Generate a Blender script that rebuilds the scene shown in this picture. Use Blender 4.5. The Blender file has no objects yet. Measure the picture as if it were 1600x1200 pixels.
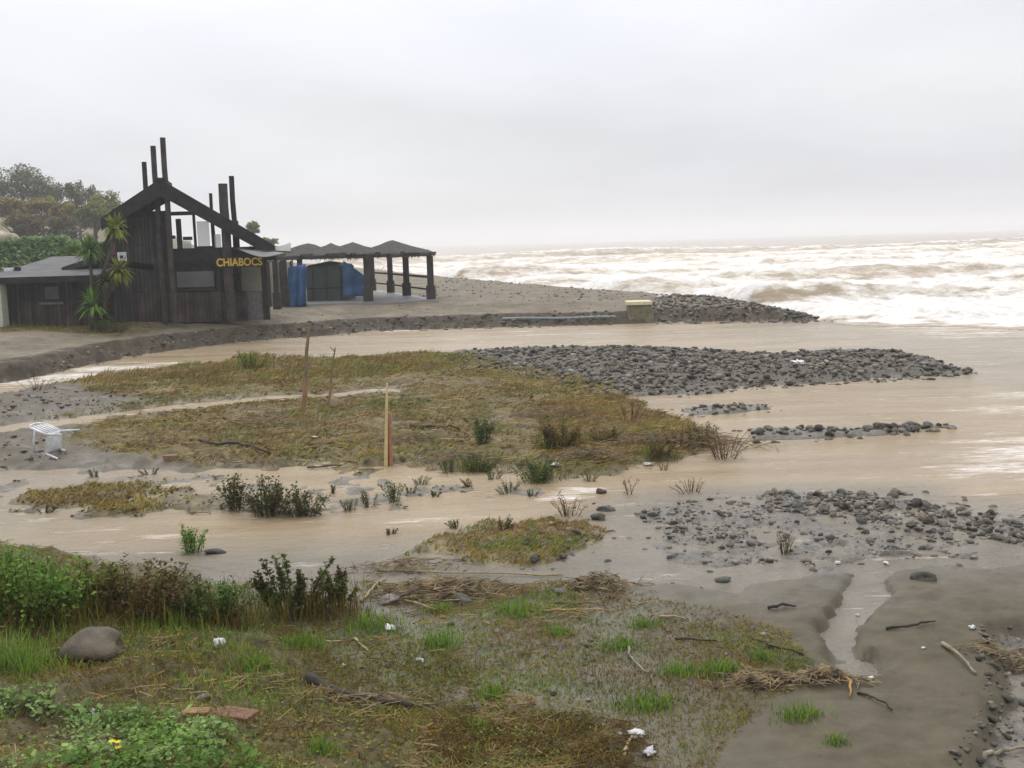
import bpy, math, random
import numpy as np
from mathutils import Vector, Matrix
random.seed(7); rng = np.random.default_rng(7)
S = bpy.context.scene; C = S.collection
# ------------------------------------------------------------------ camera
CAMZ = 3.5; F = 1640.0; PITCH = math.atan(221/F); ROLL = math.radians(1.6)
fwd = np.array([0, math.cos(PITCH), -math.sin(PITCH)])
up0 = np.array([0, math.sin(PITCH), math.cos(PITCH)]); r0 = np.array([1.0, 0, 0])
rgt = math.cos(ROLL)*r0 - math.sin(ROLL)*up0
upv = math.sin(ROLL)*r0 + math.cos(ROLL)*up0
cam = bpy.data.cameras.new('camera'); cam.sensor_width = 36; cam.lens = F/1600*36; cam.clip_start = .05; cam.clip_end = 20000
co = bpy.data.objects.new('camera', cam); C.objects.link(co); S.camera = co
M = Matrix.Identity(4)
for i in range(3):
    M[i][0] = rgt[i]; M[i][1] = upv[i]; M[i][2] = -fwd[i]
M[2][3] = CAMZ
co.matrix_world = M
def ray(px, py):
    d = fwd + rgt*((px-800)/F) - upv*((py-600)/F)
    return d
def P0(px, py, z=0.0):
    d = ray(px, py); t = (CAMZ-z)/max(-d[2], 1e-4)
    return np.array([d[0]*t, d[1]*t])
def pl(px, py, Y):
    d = ray(px, py); t = Y/d[1]
    return np.array([d[0]*t, Y, CAMZ+d[2]*t])
# ------------------------------------------------------------------ world, sun, exposure
SUN_EL, SUN_AZ = math.radians(52), math.radians(-12)      # azimuth from +Y towards +X
W = bpy.data.worlds.new('World'); S.world = W; W.use_nodes = True
nt = W.node_tree; nt.nodes.clear(); L = nt.links.new
def N(t, **k):
    n = nt.nodes.new(t)
    for a, b in k.items(): setattr(n, a, b)
    return n
out = N('ShaderNodeOutputWorld'); bg = N('ShaderNodeBackground'); L(bg.outputs[0], out.inputs[0])
sky = N('ShaderNodeTexSky', sky_type='NISHITA', sun_disc=False); sky.sun_elevation = SUN_EL; sky.sun_rotation = SUN_AZ
sky.air_density = 1; sky.dust_density = 3
tc = N('ShaderNodeTexCoord'); sep = N('ShaderNodeSeparateXYZ'); L(tc.outputs['Generated'], sep.inputs[0])
def MA(op, a, b=None, clamp=False):
    n = N('ShaderNodeMath', operation=op); n.use_clamp = clamp
    for i, v in enumerate((a, b)):
        if v is None: continue
        if isinstance(v, (int, float)): n.inputs[i].default_value = v
        else: L(v, n.inputs[i])
    return n.outputs[0]
zz = MA('MAXIMUM', sep.outputs[2], 0.0)
den = MA('ADD', zz, 0.16)
cx = MA('DIVIDE', sep.outputs[0], den); cy = MA('DIVIDE', sep.outputs[1], den)
cmb = N('ShaderNodeCombineXYZ'); L(cx, cmb.inputs[0]); L(cy, cmb.inputs[1]); cmb.inputs[2].default_value = 3.7
nz = N('ShaderNodeTexNoise'); nz.inputs['Scale'].default_value = .7; nz.inputs['Detail'].default_value = 4; nz.inputs['Roughness'].default_value = .45
L(cmb.outputs[0], nz.inputs['Vector'])
mr = N('ShaderNodeMapRange'); mr.inputs[1].default_value = .32; mr.inputs[2].default_value = .68; mr.inputs[3].default_value = .91; mr.inputs[4].default_value = 1.12
L(nz.outputs['Fac'], mr.inputs[0])
# an overcast sky is brighter overhead than at the horizon
grad = MA('ADD', MA('MULTIPLY', zz, 0.66), 0.61)
dp = N('ShaderNodeVectorMath', operation='DOT_PRODUCT'); L(tc.outputs['Generated'], dp.inputs[0])
dp.inputs[1].default_value = (math.sin(SUN_AZ)*math.cos(SUN_EL), math.cos(SUN_AZ)*math.cos(SUN_EL), math.sin(SUN_EL))
glow = MA('MULTIPLY', MA('POWER', MA('MAXIMUM', dp.outputs['Value'], 0.0), 5.0), .55)   # the cloud is brighter round the hidden sun
lum = MA('MULTIPLY', mr.outputs[0], MA('ADD', grad, glow))
nz2 = N('ShaderNodeTexNoise'); nz2.inputs['Scale'].default_value = .4; nz2.inputs['Detail'].default_value = 2
L(cmb.outputs[0], nz2.inputs['Vector'])
cr = N('ShaderNodeValToRGB'); cr.color_ramp.elements[0].position = .35; cr.color_ramp.elements[0].color = (.95, .975, 1.055, 1)
cr.color_ramp.elements[1].position = .65; cr.color_ramp.elements[1].color = (.985, 1.0, 1.02, 1)
L(nz2.outputs['Fac'], cr.inputs[0])
vm = N('ShaderNodeVectorMath', operation='SCALE'); L(cr.outputs[0], vm.inputs[0]); L(lum, vm.inputs['Scale'])
sc_ = N('ShaderNodeVectorMath', operation='SCALE'); L(sky.outputs[0], sc_.inputs[0]); sc_.inputs['Scale'].default_value = .10
mx = N('ShaderNodeMix', data_type='RGBA'); mx.inputs[0].default_value = .95
L(sc_.outputs[0], mx.inputs[6]); L(vm.outputs[0], mx.inputs[7]); L(mx.outputs[2], bg.inputs[0]); bg.inputs[1].default_value = 1.0
sl = bpy.data.lights.new('sun', 'SUN'); sl.energy = 1.2; sl.angle = math.radians(70); sl.color = (1, .97, .93)
so = bpy.data.objects.new('sun', sl); C.objects.link(so)
sd = Vector((math.sin(SUN_AZ)*math.cos(SUN_EL), math.cos(SUN_AZ)*math.cos(SUN_EL), math.sin(SUN_EL)))
so.rotation_euler = (-sd).to_track_quat('-Z', 'Y').to_euler(); so.location = (0, 0, 30)
S.view_settings.view_transform = 'Standard'; S.view_settings.look = 'None'; S.view_settings.exposure = 0.10; S.view_settings.gamma = 1
S.render.engine = 'CYCLES'; S.cycles.use_denoising = True; S.cycles.volume_bounces = 3; S.cycles.max_bounces = 8
# ------------------------------------------------------------------ numpy noise
def _h(ix, iy, s):
    n = (ix*374761393 + iy*668265263 + s*1442695041) & 0x7fffffff
    n = ((n ^ (n >> 13))*1274126177) & 0x7fffffff
    return ((n ^ (n >> 16)) & 0xffff)/65535.0
def vn(x, y, s=0):
    ix = np.floor(x).astype(np.int64); iy = np.floor(y).astype(np.int64); fx = x-ix; fy = y-iy
    fx = fx*fx*fx*(fx*(fx*6-15)+10); fy = fy*fy*fy*(fy*(fy*6-15)+10)
    a = _h(ix, iy, s); b = _h(ix+1, iy, s); c = _h(ix, iy+1, s); d = _h(ix+1, iy+1, s)
    return (a+(b-a)*fx + (c-a)*fy + (a-b-c+d)*fx*fy)*2-1
def fbm(x, y, o=4, s=0, g=.5):
    x = np.asarray(x, float); y = np.asarray(y, float); r = 0; a = 1; t = 0
    for i in range(o):
        r = r + a*vn(x*(2**i)*1.0+17.3*i, y*(2**i)+9.1*i, s+i); t += a; a *= g
    return r/t
def sst(a, b, x):
    t = np.clip((x-a)/(b-a), 0, 1); return t*t*(3-2*t)
def segdist(x, y, pts, closed):
    pts = np.asarray(pts, float); n = len(pts); best = np.full(x.shape, 1e18); inside = np.zeros(x.shape, bool)
    for i in range(n if closed else n-1):
        a = pts[i]; b = pts[(i+1) % n]; ab = b-a; l2 = max(ab@ab, 1e-12)
        t = np.clip(((x-a[0])*ab[0]+(y-a[1])*ab[1])/l2, 0, 1)
        dx = x-a[0]-t*ab[0]; dy = y-a[1]-t*ab[1]; np.minimum(best, dx*dx+dy*dy, out=best)
        if closed:
            c = ((a[1] > y) != (b[1] > y))
            if abs(ab[1]) > 1e-12: inside ^= c & (x < ab[0]*(y-a[1])/ab[1]+a[0])
    d = np.sqrt(best)
    return np.where(inside, d, -d) if closed else d
def WP(px): return np.array([P0(a, b) for a, b in px])
def inpoly(x, y, pts): return segdist(np.asarray(x, float), np.asarray(y, float), pts, True)
# ------------------------------------------------------------------ the plan of the place (photo outlines laid on the ground)
ISL = WP([(-300,650),(0,614),(90,600),(200,583),(330,567),(390,552),(440,561),(520,563),(640,554),(800,548),(980,546),(1200,558),(1380,550),(1460,563),(1512,579),(1460,591),(1300,599),(1150,609),(990,627),(1060,642),(1110,662),(1170,692),(1150,720),(1010,727),(960,744),(870,757),(800,744),(700,740),(600,744),(470,740),(340,737),(200,737),(100,742),(0,744),(-300,762)])
VEG = WP([(100,602),(200,584),(330,567),(390,551),(440,561),(520,563),(640,554),(740,560),(860,592),(990,617),(1060,642),(1110,662),(1170,692),(1150,718),(1010,724),(960,742),(870,754),(800,742),(700,738),(600,742),(470,738),(340,734),(200,717),(140,710),(110,692),(130,670),(60,657),(250,632),(140,617)])
BAR = WP([(690,560),(800,548),(980,545),(1200,557),(1380,549),(1460,562),(1512,579),(1460,590),(1300,598),(1150,608),(1000,622),(900,607),(800,582)])
THREAD = WP([(-60,676),(80,664),(250,642),(420,626),(600,613)])
ISL2 = WP([(20,776),(120,762),(250,756),(340,760),(372,790),(330,806),(200,806),(100,796),(30,791)])
HUM = WP([(345,795),(400,776),(480,780),(520,795),(500,806),(400,808)])
SHOAL = WP([(-200,745),(300,738),(600,742),(900,762),(1100,738),(1200,700),(1215,722),(1010,768),(800,784),(620,800),(520,812),(330,812),(0,812),(-200,815)])
P4 = WP([(590,862),(640,842),(740,818),(870,803),(940,792),(1010,830),(960,862),(880,886),(750,888),(620,882)])
GRV = WP([(930,802),(1000,778),(1130,767),(1250,762),(1440,764),(1470,787),(1600,792),(1900,802),(1900,872),(1600,868),(1350,886),(1250,896),(1100,886),(960,902),(860,892),(960,862)])
BAR3 = WP([(1150,670),(1200,669),(1330,669),(1480,663),(1490,668),(1380,683),(1240,691),(1160,692)])
BAR2 = WP([(1040,641),(1100,634),(1200,631),(1225,640),(1150,649),(1070,653)])
FG = WP([(-500,845),(0,862),(200,868),(330,884),(400,898),(560,900),(640,902),(860,907),(1000,915),(1090,908),(1260,897),(1340,892),(1600,872),(2200,850),(2600,1500),(900,2600),(-900,2600)])
RILL = WP([(1400,872),(1360,910),(1348,945),(1300,995),(1322,1035),(1350,1060)])
EDGE = WP([(1552,1005),(1640,990),(1900,1000),(1900,1400),(1500,1240),(1560,1130),(1545,1060)])
FOOT = WP([(-1200,800),(-300,665),(0,602),(130,572),(250,550),(400,532),(500,525),(600,517),(700,514),(960,507),(1060,503),(1200,503),(1296,503)])
SHORE = np.array([FOOT[-1], P0(1300,496), P0(1200,481), P0(1100,468,.2), P0(900,451,.3), P0(690,431,.3), (-25,170), (-70,300), (-200,500), (-700,700)])
TERR = np.vstack([FOOT, SHORE[1:], [(-900,700), (-900,20)]])
BL0, BL1 = P0(400,960), P0(900,1230)
bt = (BL1-BL0)/np.linalg.norm(BL1-BL0); bn = np.array([bt[1], -bt[0]])
if bn @ (np.zeros(2)-BL0) < 0: bn = -bn
TZ = .8
def fields(x, y):
    x = np.asarray(x, float); y = np.asarray(y, float)
    n1 = fbm(x*.9, y*.9, 4, 1); n2 = fbm(x*3.1, y*3.1, 3, 11); n3 = fbm(x*9, y*9, 2, 21)
    nl = fbm(x*.25, y*.25, 3, 31)
    m = {}
    h = -.30 + .05*n1
    def raise_(poly, top, w, amp, key, rough=.02):
        nonlocal h
        s = inpoly(x, y, poly) + n1*amp + n2*amp*.35
        m[key] = s
        t = sst(-w, w, s)
        h = np.maximum(h, -.30 + t*(.30+top+rough*n2+rough*.6*n3))
    raise_(ISL, .095, .8, .85, 'isl', .075)
    s = inpoly(x, y, VEG); m['veg'] = s + n1*.5 + n2*.25
    s = inpoly(x, y, BAR); m['bar'] = s + n1*.4
    h = np.where(m['bar'] > -.6, h + .13*sst(-.1, 1.9, s), h)
    dth = segdist(x, y, THREAD, False); h = h - .26*np.exp(-(dth/(.58+.30*n1))**2)*(m['isl'] > -1)
    raise_(ISL2, .04, .4, .7, 'isl2', .05)
    raise_(HUM, .05, .3, .2, 'hum', .04)
    raise_(SHOAL, -.008, .6, .7, 'shoal', .07)
    raise_(P4, .055, .6, .35, 'p4', .045)
    raise_(GRV, .010, .5, .5, 'grv', .055)
    raise_(BAR3, .05, .3, .15, 'bar3', .03)
    raise_(BAR2, .05, .3, .15, 'bar2', .03)
    raise_(FG, .048, .35, .30, 'fg', .022)
    fgs = m['fg']; right = sst(.5, 2.5, x)
    h = h + (fgs > 0)*(sst(.0, 2.5, fgs)*(.02+.09*right) + .028*n1*sst(0, 1, fgs)*(1-.4*right))
    dr = segdist(x, y, RILL, False) + .12*n2; m['rill'] = dr
    dr2 = dr + .04*n3; h = np.where(fgs > -.3, h - .14*sst(.24, .08, dr2)-.02*np.exp(-(dr/.6)**2), h)
    rp = fbm(x*5.5, y*2.2, 3, 41)*.010 + fbm(x*16, y*16, 2, 43)*.006; h = h + np.where((fgs > .1) & (y > 2), rp*right, 0)
    se = inpoly(x, y, EDGE)+.15*n2; m['edge'] = se
    h = np.where(se > -.25, h - .15*sst(-.12, .12, se)+.02*n3*(se > 0), h)
    # foreground bank
    db = (x-BL0[0])*bn[0] + (y-BL0[1])*bn[1] + .35*n1 + .1*n2; m['bank'] = db
    bk = .22*np.sqrt(np.maximum(db, 0)**2 + .09) - .22*.3 + .5*sst(3.4, 1.0, y)*sst(0, 1, db)
    bk = np.where(db > 0, bk, 0)*sst(-.3, 1.2, fgs)
    h = h + np.minimum(bk, 1.9) + .05*n2*sst(0, .8, db)
    # far terrace with an eroded scarp, and the beach behind it
    st = inpoly(x, y, TERR); df = segdist(x, y, FOOT, False) + .75*n1 + .38*n2 + .10*n3; dsh = segdist(x, y, SHORE, False)
    ins = st > -.6
    step = .30*sst(.0, .25, df-.15) + .30*sst(.55+.3*nl, .9+.3*nl, df) + .40*sst(.9, 5.5, df)
    tz = TZ + .10*nl + .03*n1 + .25*sst(2, 9, df)*sst(12, 30, dsh)*0
    ht = -.30 + (.30+tz*step)*sst(-.5, .05, df*np.sign(st+.001))*1.0
    ht = np.where(st > 0, np.minimum(ht, -.03+tz*sst(-.5, 4.5, dsh)*1.03), -.30)
    m['terr'] = np.where(st > 0, df, -1); m['dsh'] = dsh
    m['scarp'] = np.where(st > 0, sst(.0, .2, df)*(1-sst(1.05, 1.4, df)), 0)
    h = np.where(ins & (st > 0), np.maximum(h, ht), h)
    # hillside far left
    hm = sst(-26, -62, x + (y-110)*.25)
    hill = hm*(4.0*sst(58, 112, y) + 6*sst(105, 210, y)) + hm*.8*nl*sst(60, 90, y)
    h = h + hill; m['hill'] = hill
    # sea bed
    h = np.where((st <= 0) & (y > 45), np.minimum(h, -.8), h)
    return h, m
# ------------------------------------------------------------------ terrain grid
YS = np.concatenate([np.linspace(-5, 3, 26)[:-1], 3*np.exp(np.linspace(0, math.log(14/3), 300))[:-1], 14*np.exp(np.linspace(0, math.log(60/14), 330))[:-1], 60*np.exp(np.linspace(0, math.log(10), 100))])
NU = 560; US = np.linspace(-.82, .82, NU)
GY, GU = np.meshgrid(YS, US, indexing='ij'); GX = GU*(GY+7)
GH, GM = fields(GX.ravel(), GY.ravel()); GH = GH.reshape(GX.shape)
def gi(field, x, y):
    x = np.asarray(x, float); y = np.asarray(y, float)
    r = np.clip(np.searchsorted(YS, y)-1, 0, len(YS)-2); fr = np.clip((y-YS[r])/(YS[r+1]-YS[r]), 0, 1)
    u = np.clip((x/(y+7)-US[0])/(US[1]-US[0]), 0, NU-1.001); c = u.astype(int); fc = u-c
    return (field[r, c]*(1-fc)+field[r, c+1]*fc)*(1-fr) + (field[r+1, c]*(1-fc)+field[r+1, c+1]*fc)*fr
def gz(x, y): return gi(GH, x, y)
TS = 2.0*np.exp(np.linspace(0, math.log(60), 900))
def hit(px, py, water=False):
    d = ray(px, py); d = d/np.linalg.norm(d); x = d[0]*TS; y = d[1]*TS; z = CAMZ+d[2]*TS
    g = gz(x, y)
    if water: g = np.maximum(g, 0)
    k = np.argmax(z <= g)
    if z[k] > g[k]: k = len(TS)-1
    if k > 0:
        a = z[k-1]-g[k-1]; b = g[k]-z[k]; f = a/max(a+b, 1e-9)
        return np.array([x[k-1]+(x[k]-x[k-1])*f, y[k-1]+(y[k]-y[k-1])*f, z[k-1]+(z[k]-z[k-1])*f])
    return np.array([x[k], y[k], z[k]])
# ------------------------------------------------------------------ materials
MATS = {}
def mat(name, col, rough=.8, var=.25, scale=6.0, bump=.3, bscale=40.0, spec=.3, attr=None, alpha=1.0, col2=None, transl=0.0, bdist=.02):
    if name in MATS: return MATS[name]
    m = bpy.data.materials.new(name); m.use_nodes = True; t = m.node_tree; t.nodes.clear()
    o = t.nodes.new('ShaderNodeOutputMaterial'); p = t.nodes.new('ShaderNodeBsdfPrincipled'); t.links.new(p.outputs[0], o.inputs[0])
    g = t.nodes.new('ShaderNodeTexCoord'); n = t.nodes.new('ShaderNodeTexNoise'); n.inputs['Scale'].default_value = scale; n.inputs['Detail'].default_value = 5
    t.links.new(g.outputs['Object'], n.inputs['Vector'])
    rmp = t.nodes.new('ShaderNodeValToRGB'); c = np.array(col)
    c2 = np.array(col2) if col2 else c*(1+var)
    rmp.color_ramp.elements[0].position = .3; rmp.color_ramp.elements[1].position = .7
    rmp.color_ramp.elements[0].color = (*(c*(1-var)), 1); rmp.color_ramp.elements[1].color = (*c2, 1)
    t.links.new(n.outputs['Fac'], rmp.inputs[0]); cs = rmp.outputs[0]
    if attr:
        a = t.nodes.new('ShaderNodeAttribute'); a.attribute_name = attr
        mm = t.nodes.new('ShaderNodeMix'); mm.data_type = 'RGBA'; mm.blend_type = 'MULTIPLY'; mm.inputs[0].default_value = 1
        t.links.new(a.outputs['Color'], mm.inputs[6]); t.links.new(cs, mm.inputs[7]); cs = mm.outputs[2]
    t.links.new(cs, p.inputs['Base Color']); p.inputs['Roughness'].default_value = rough
    p.inputs['Specular IOR Level'].default_value = spec; p.inputs['Alpha'].default_value = alpha
    if bump:
        n2 = t.nodes.new('ShaderNodeTexNoise'); n2.inputs['Scale'].default_value = bscale; n2.inputs['Detail'].default_value = 4
        t.links.new(g.outputs['Object'], n2.inputs['Vector'])
        b = t.nodes.new('ShaderNodeBump'); b.inputs['Strength'].default_value = bump; b.inputs['Distance'].default_value = bdist
        t.links.new(n2.outputs['Fac'], b.inputs['Height']); t.links.new(b.outputs[0], p.inputs['Normal'])
    if transl:
        tr = t.nodes.new('ShaderNodeBsdfTranslucent'); t.links.new(cs, tr.inputs[0]); ms = t.nodes.new('ShaderNodeMixShader'); ms.inputs[0].default_value = transl
        t.links.new(p.outputs[0], ms.inputs[1]); t.links.new(tr.outputs[0], ms.inputs[2]); t.links.new(ms.outputs[0], o.inputs[0])
    MATS[name] = m; return m
def boards(m):
    # upright boards: narrow dark joints, each board a little different, weather streaks running down
    t = m.node_tree; p = next(n for n in t.nodes if n.type == 'BSDF_PRINCIPLED'); src = p.inputs['Base Color'].links[0].from_socket
    g = t.nodes.new('ShaderNodeTexCoord'); bk_ = t.nodes.new('ShaderNodeTexBrick'); bk_.inputs['Scale'].default_value = 1; bk_.inputs['Brick Width'].default_value = 6; bk_.inputs['Row Height'].default_value = .16; bk_.inputs['Mortar Size'].default_value = .012
    bk_.inputs['Color1'].default_value = (.75, .75, .75, 1); bk_.inputs['Color2'].default_value = (1.5, 1.45, 1.4, 1); bk_.inputs['Mortar'].default_value = (.3, .3, .3, 1)
    mp = t.nodes.new('ShaderNodeMapping'); mp.inputs['Rotation'].default_value = (0, 0, 0); sx = t.nodes.new('ShaderNodeSeparateXYZ'); t.links.new(g.outputs['Object'], sx.inputs[0]); cb = t.nodes.new('ShaderNodeCombineXYZ'); t.links.new(sx.outputs[2], cb.inputs[0]); t.links.new(sx.outputs[0], cb.inputs[1]); t.links.new(cb.outputs[0], bk_.inputs['Vector'])
    n = t.nodes.new('ShaderNodeTexNoise'); n.inputs['Scale'].default_value = 3; n.inputs['Detail'].default_value = 6; m2 = t.nodes.new('ShaderNodeMapping'); m2.inputs['Scale'].default_value = (4, 4, .35); t.links.new(g.outputs['Object'], m2.inputs[0]); t.links.new(m2.outputs[0], n.inputs['Vector'])
    r_ = t.nodes.new('ShaderNodeMapRange'); r_.inputs[1].default_value = .3; r_.inputs[2].default_value = .75; r_.inputs[3].default_value = .6; r_.inputs[4].default_value = 1.7; t.links.new(n.outputs['Fac'], r_.inputs[0])
    a = t.nodes.new('ShaderNodeMix'); a.data_type = 'RGBA'; a.blend_type = 'MULTIPLY'; a.inputs[0].default_value = 1; t.links.new(src, a.inputs[6]); t.links.new(bk_.outputs['Color'], a.inputs[7])
    v = t.nodes.new('ShaderNodeVectorMath'); v.operation = 'SCALE'; t.links.new(a.outputs[2], v.inputs[0]); t.links.new(r_.outputs[0], v.inputs['Scale']); t.links.new(v.outputs[0], p.inputs['Base Color'])
LEAF = mat('leaf', (1.05, 1.0, .82), .7, .18, 30, 0, spec=.10, attr='Col', transl=.25)
TIMBER = mat('timber', (.026, .023, .021), .85, .35, 3, .5, 18, .2)
TIMBER2 = mat('timber_light', (.055, .047, .041), .85, .35, 3, .5, 18, .2)
ROOFM = mat('roof_felt', (.034, .032, .033), .85, .5, 2, .7, 12, .2)
WALLD = mat('wall_dark', (.036, .034, .031), .9, .4, 1.5, .4, 9, .15)
boards(WALLD)
WALLR = mat('wall_plinth', (.050, .038, .034), .9, .45, 2, .4, 9, .15)
boards(WALLR)
CREAM = mat('cream_render', (.42, .42, .33), .85, .12, 2, .2, 20, .2)
THATCH = mat('thatch', (.105, .10, .085), .95, .4, 9, 1, 40, .1, bdist=.06)
STONE = mat('stone', (.106, .097, .082), .65, .4, 3, .6, 22, .3, attr='Col')
WHITEP = mat('white_plastic', (.70, .69, .68), .45, .25, 9, .1, 30, .35, col2=(.80, .80, .82))
# ------------------------------------------------------------------ mesh helpers
def newmesh(name, V, Fc, material, smooth=False, col=None):
    me = bpy.data.meshes.new(name); V = np.asarray(V, float)
    if isinstance(Fc, np.ndarray):
        nf, k = Fc.shape
        me.vertices.add(len(V)); me.vertices.foreach_set('co', V.astype(np.float32).ravel())
        me.loops.add(nf*k); me.loops.foreach_set('vertex_index', Fc.astype(np.int32).ravel())
        me.polygons.add(nf); me.polygons.foreach_set('loop_start', np.arange(0, nf*k, k, dtype=np.int32)); me.update(calc_edges=True)
    else:
        me.from_pydata([tuple(v) for v in V], [], Fc); me.update()
    if smooth: me.polygons.foreach_set('use_smooth', np.ones(len(me.polygons), bool))
    if col is not None:
        a = me.color_attributes.new('Col', 'FLOAT_COLOR', 'POINT'); c = np.ones((len(V), 4), np.float32); c[:, :3] = col
        a.data.foreach_set('color', c.ravel())
    if material: me.materials.append(material)
    return me
def link(name, me, parent=None, loc=None):
    o = bpy.data.objects.new(name, me); C.objects.link(o)
    if parent is not None: o.parent = parent
    if loc is not None: o.location = loc
    return o
def tag(o, label=None, cat=None, group=None, kind=None):
    if label: o['label'] = label
    if cat: o['category'] = cat
    if group: o['group'] = group
    if kind: o['kind'] = kind
    return o
def thing(name, loc, label, cat, group=None, rz=0):
    o = bpy.data.objects.new(name, None); C.objects.link(o); o.location = [float(v) for v in loc]; o.rotation_euler = (0, 0, rz); o.empty_display_size = .2
    return tag(o, label, cat, group)
class MB:
    def __init__(s): s.v = []; s.f = []
    def add(s, V, Fc):
        b = len(s.v); s.v += [tuple(map(float, p)) for p in V]; s.f += [tuple(i+b for i in f) for f in Fc]; return s
    def obox(s, c, ax, ay, az):
        c, ax, ay, az = map(np.asarray, (c, ax, ay, az))
        V = [c+i*ax+j*ay+k*az for k in (-1, 1) for j in (-1, 1) for i in (-1, 1)]
        return s.add(V, [(0,2,3,1),(4,5,7,6),(0,1,5,4),(2,6,7,3),(0,4,6,2),(1,3,7,5)])
    def box(s, a, b):
        a = np.array(a, float); b = np.array(b, float); c = (a+b)/2; d = np.abs(b-a)/2
        return s.obox(c, (d[0], 0, 0), (0, d[1], 0), (0, 0, d[2]))
    def beam(s, a, b, w, h, upd=(0, 0, 1)):
        a = np.array(a, float); b = np.array(b, float); d = b-a; l = np.linalg.norm(d); d = d/l
        sd_ = np.cross(d, np.array(upd, float)); sd_ = sd_/max(np.linalg.norm(sd_), 1e-9); u = np.cross(sd_, d)
        return s.obox((a+b)/2, d*l/2, sd_*w/2, u*h/2)
    def tube(s, pts, rad, n=7, cap=True):
        pts = [np.array(p, float) for p in pts]; m = len(pts); base = len(s.v); rad = rad if hasattr(rad, '__len__') else [rad]*m
        for i, p in enumerate(pts):
            d = pts[min(i+1, m-1)]-pts[max(i-1, 0)]; d = d/max(np.linalg.norm(d), 1e-9)
            a = np.cross(d, (0, 0, 1) if abs(d[2]) < .9 else (1, 0, 0)); a = a/np.linalg.norm(a); b = np.cross(d, a)
            for k in range(n):
                t = 2*math.pi*k/n; s.v.append(tuple(p+rad[i]*(math.cos(t)*a+math.sin(t)*b)))
        for i in range(m-1):
            for k in range(n):
                s.f.append((base+i*n+k, base+i*n+(k+1) % n, base+(i+1)*n+(k+1) % n, base+(i+1)*n+k))
        if cap:
            s.f.append(tuple(base+k for k in range(n))[::-1]); s.f.append(tuple(base+(m-1)*n+k for k in range(n)))
        return s
    def prism(s, poly, dvec):
        n = len(poly); d = np.array(dvec, float); V = [np.array(p, float) for p in poly]
        V = V+[p+d for p in V]
        return s.add(V, [tuple(range(n)), tuple(range(2*n-1, n-1, -1))]+[(i, i+n, (i+1) % n+n, (i+1) % n) for i in range(n)])
    def build(s, name, m, parent=None, smooth=False, col=None, bevel=0):
        V = np.array(s.v)
        if parent is not None: V = V-np.array(parent.location)
        me = newmesh(name, V, s.f, m, smooth, None if col is None else np.tile(col, (len(V), 1)))
        o = link(name, me, parent)
        if bevel:
            b = o.modifiers.new('bevel', 'BEVEL'); b.width = bevel; b.segments = 2; b.limit_method = 'ANGLE'
        return o
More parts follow.
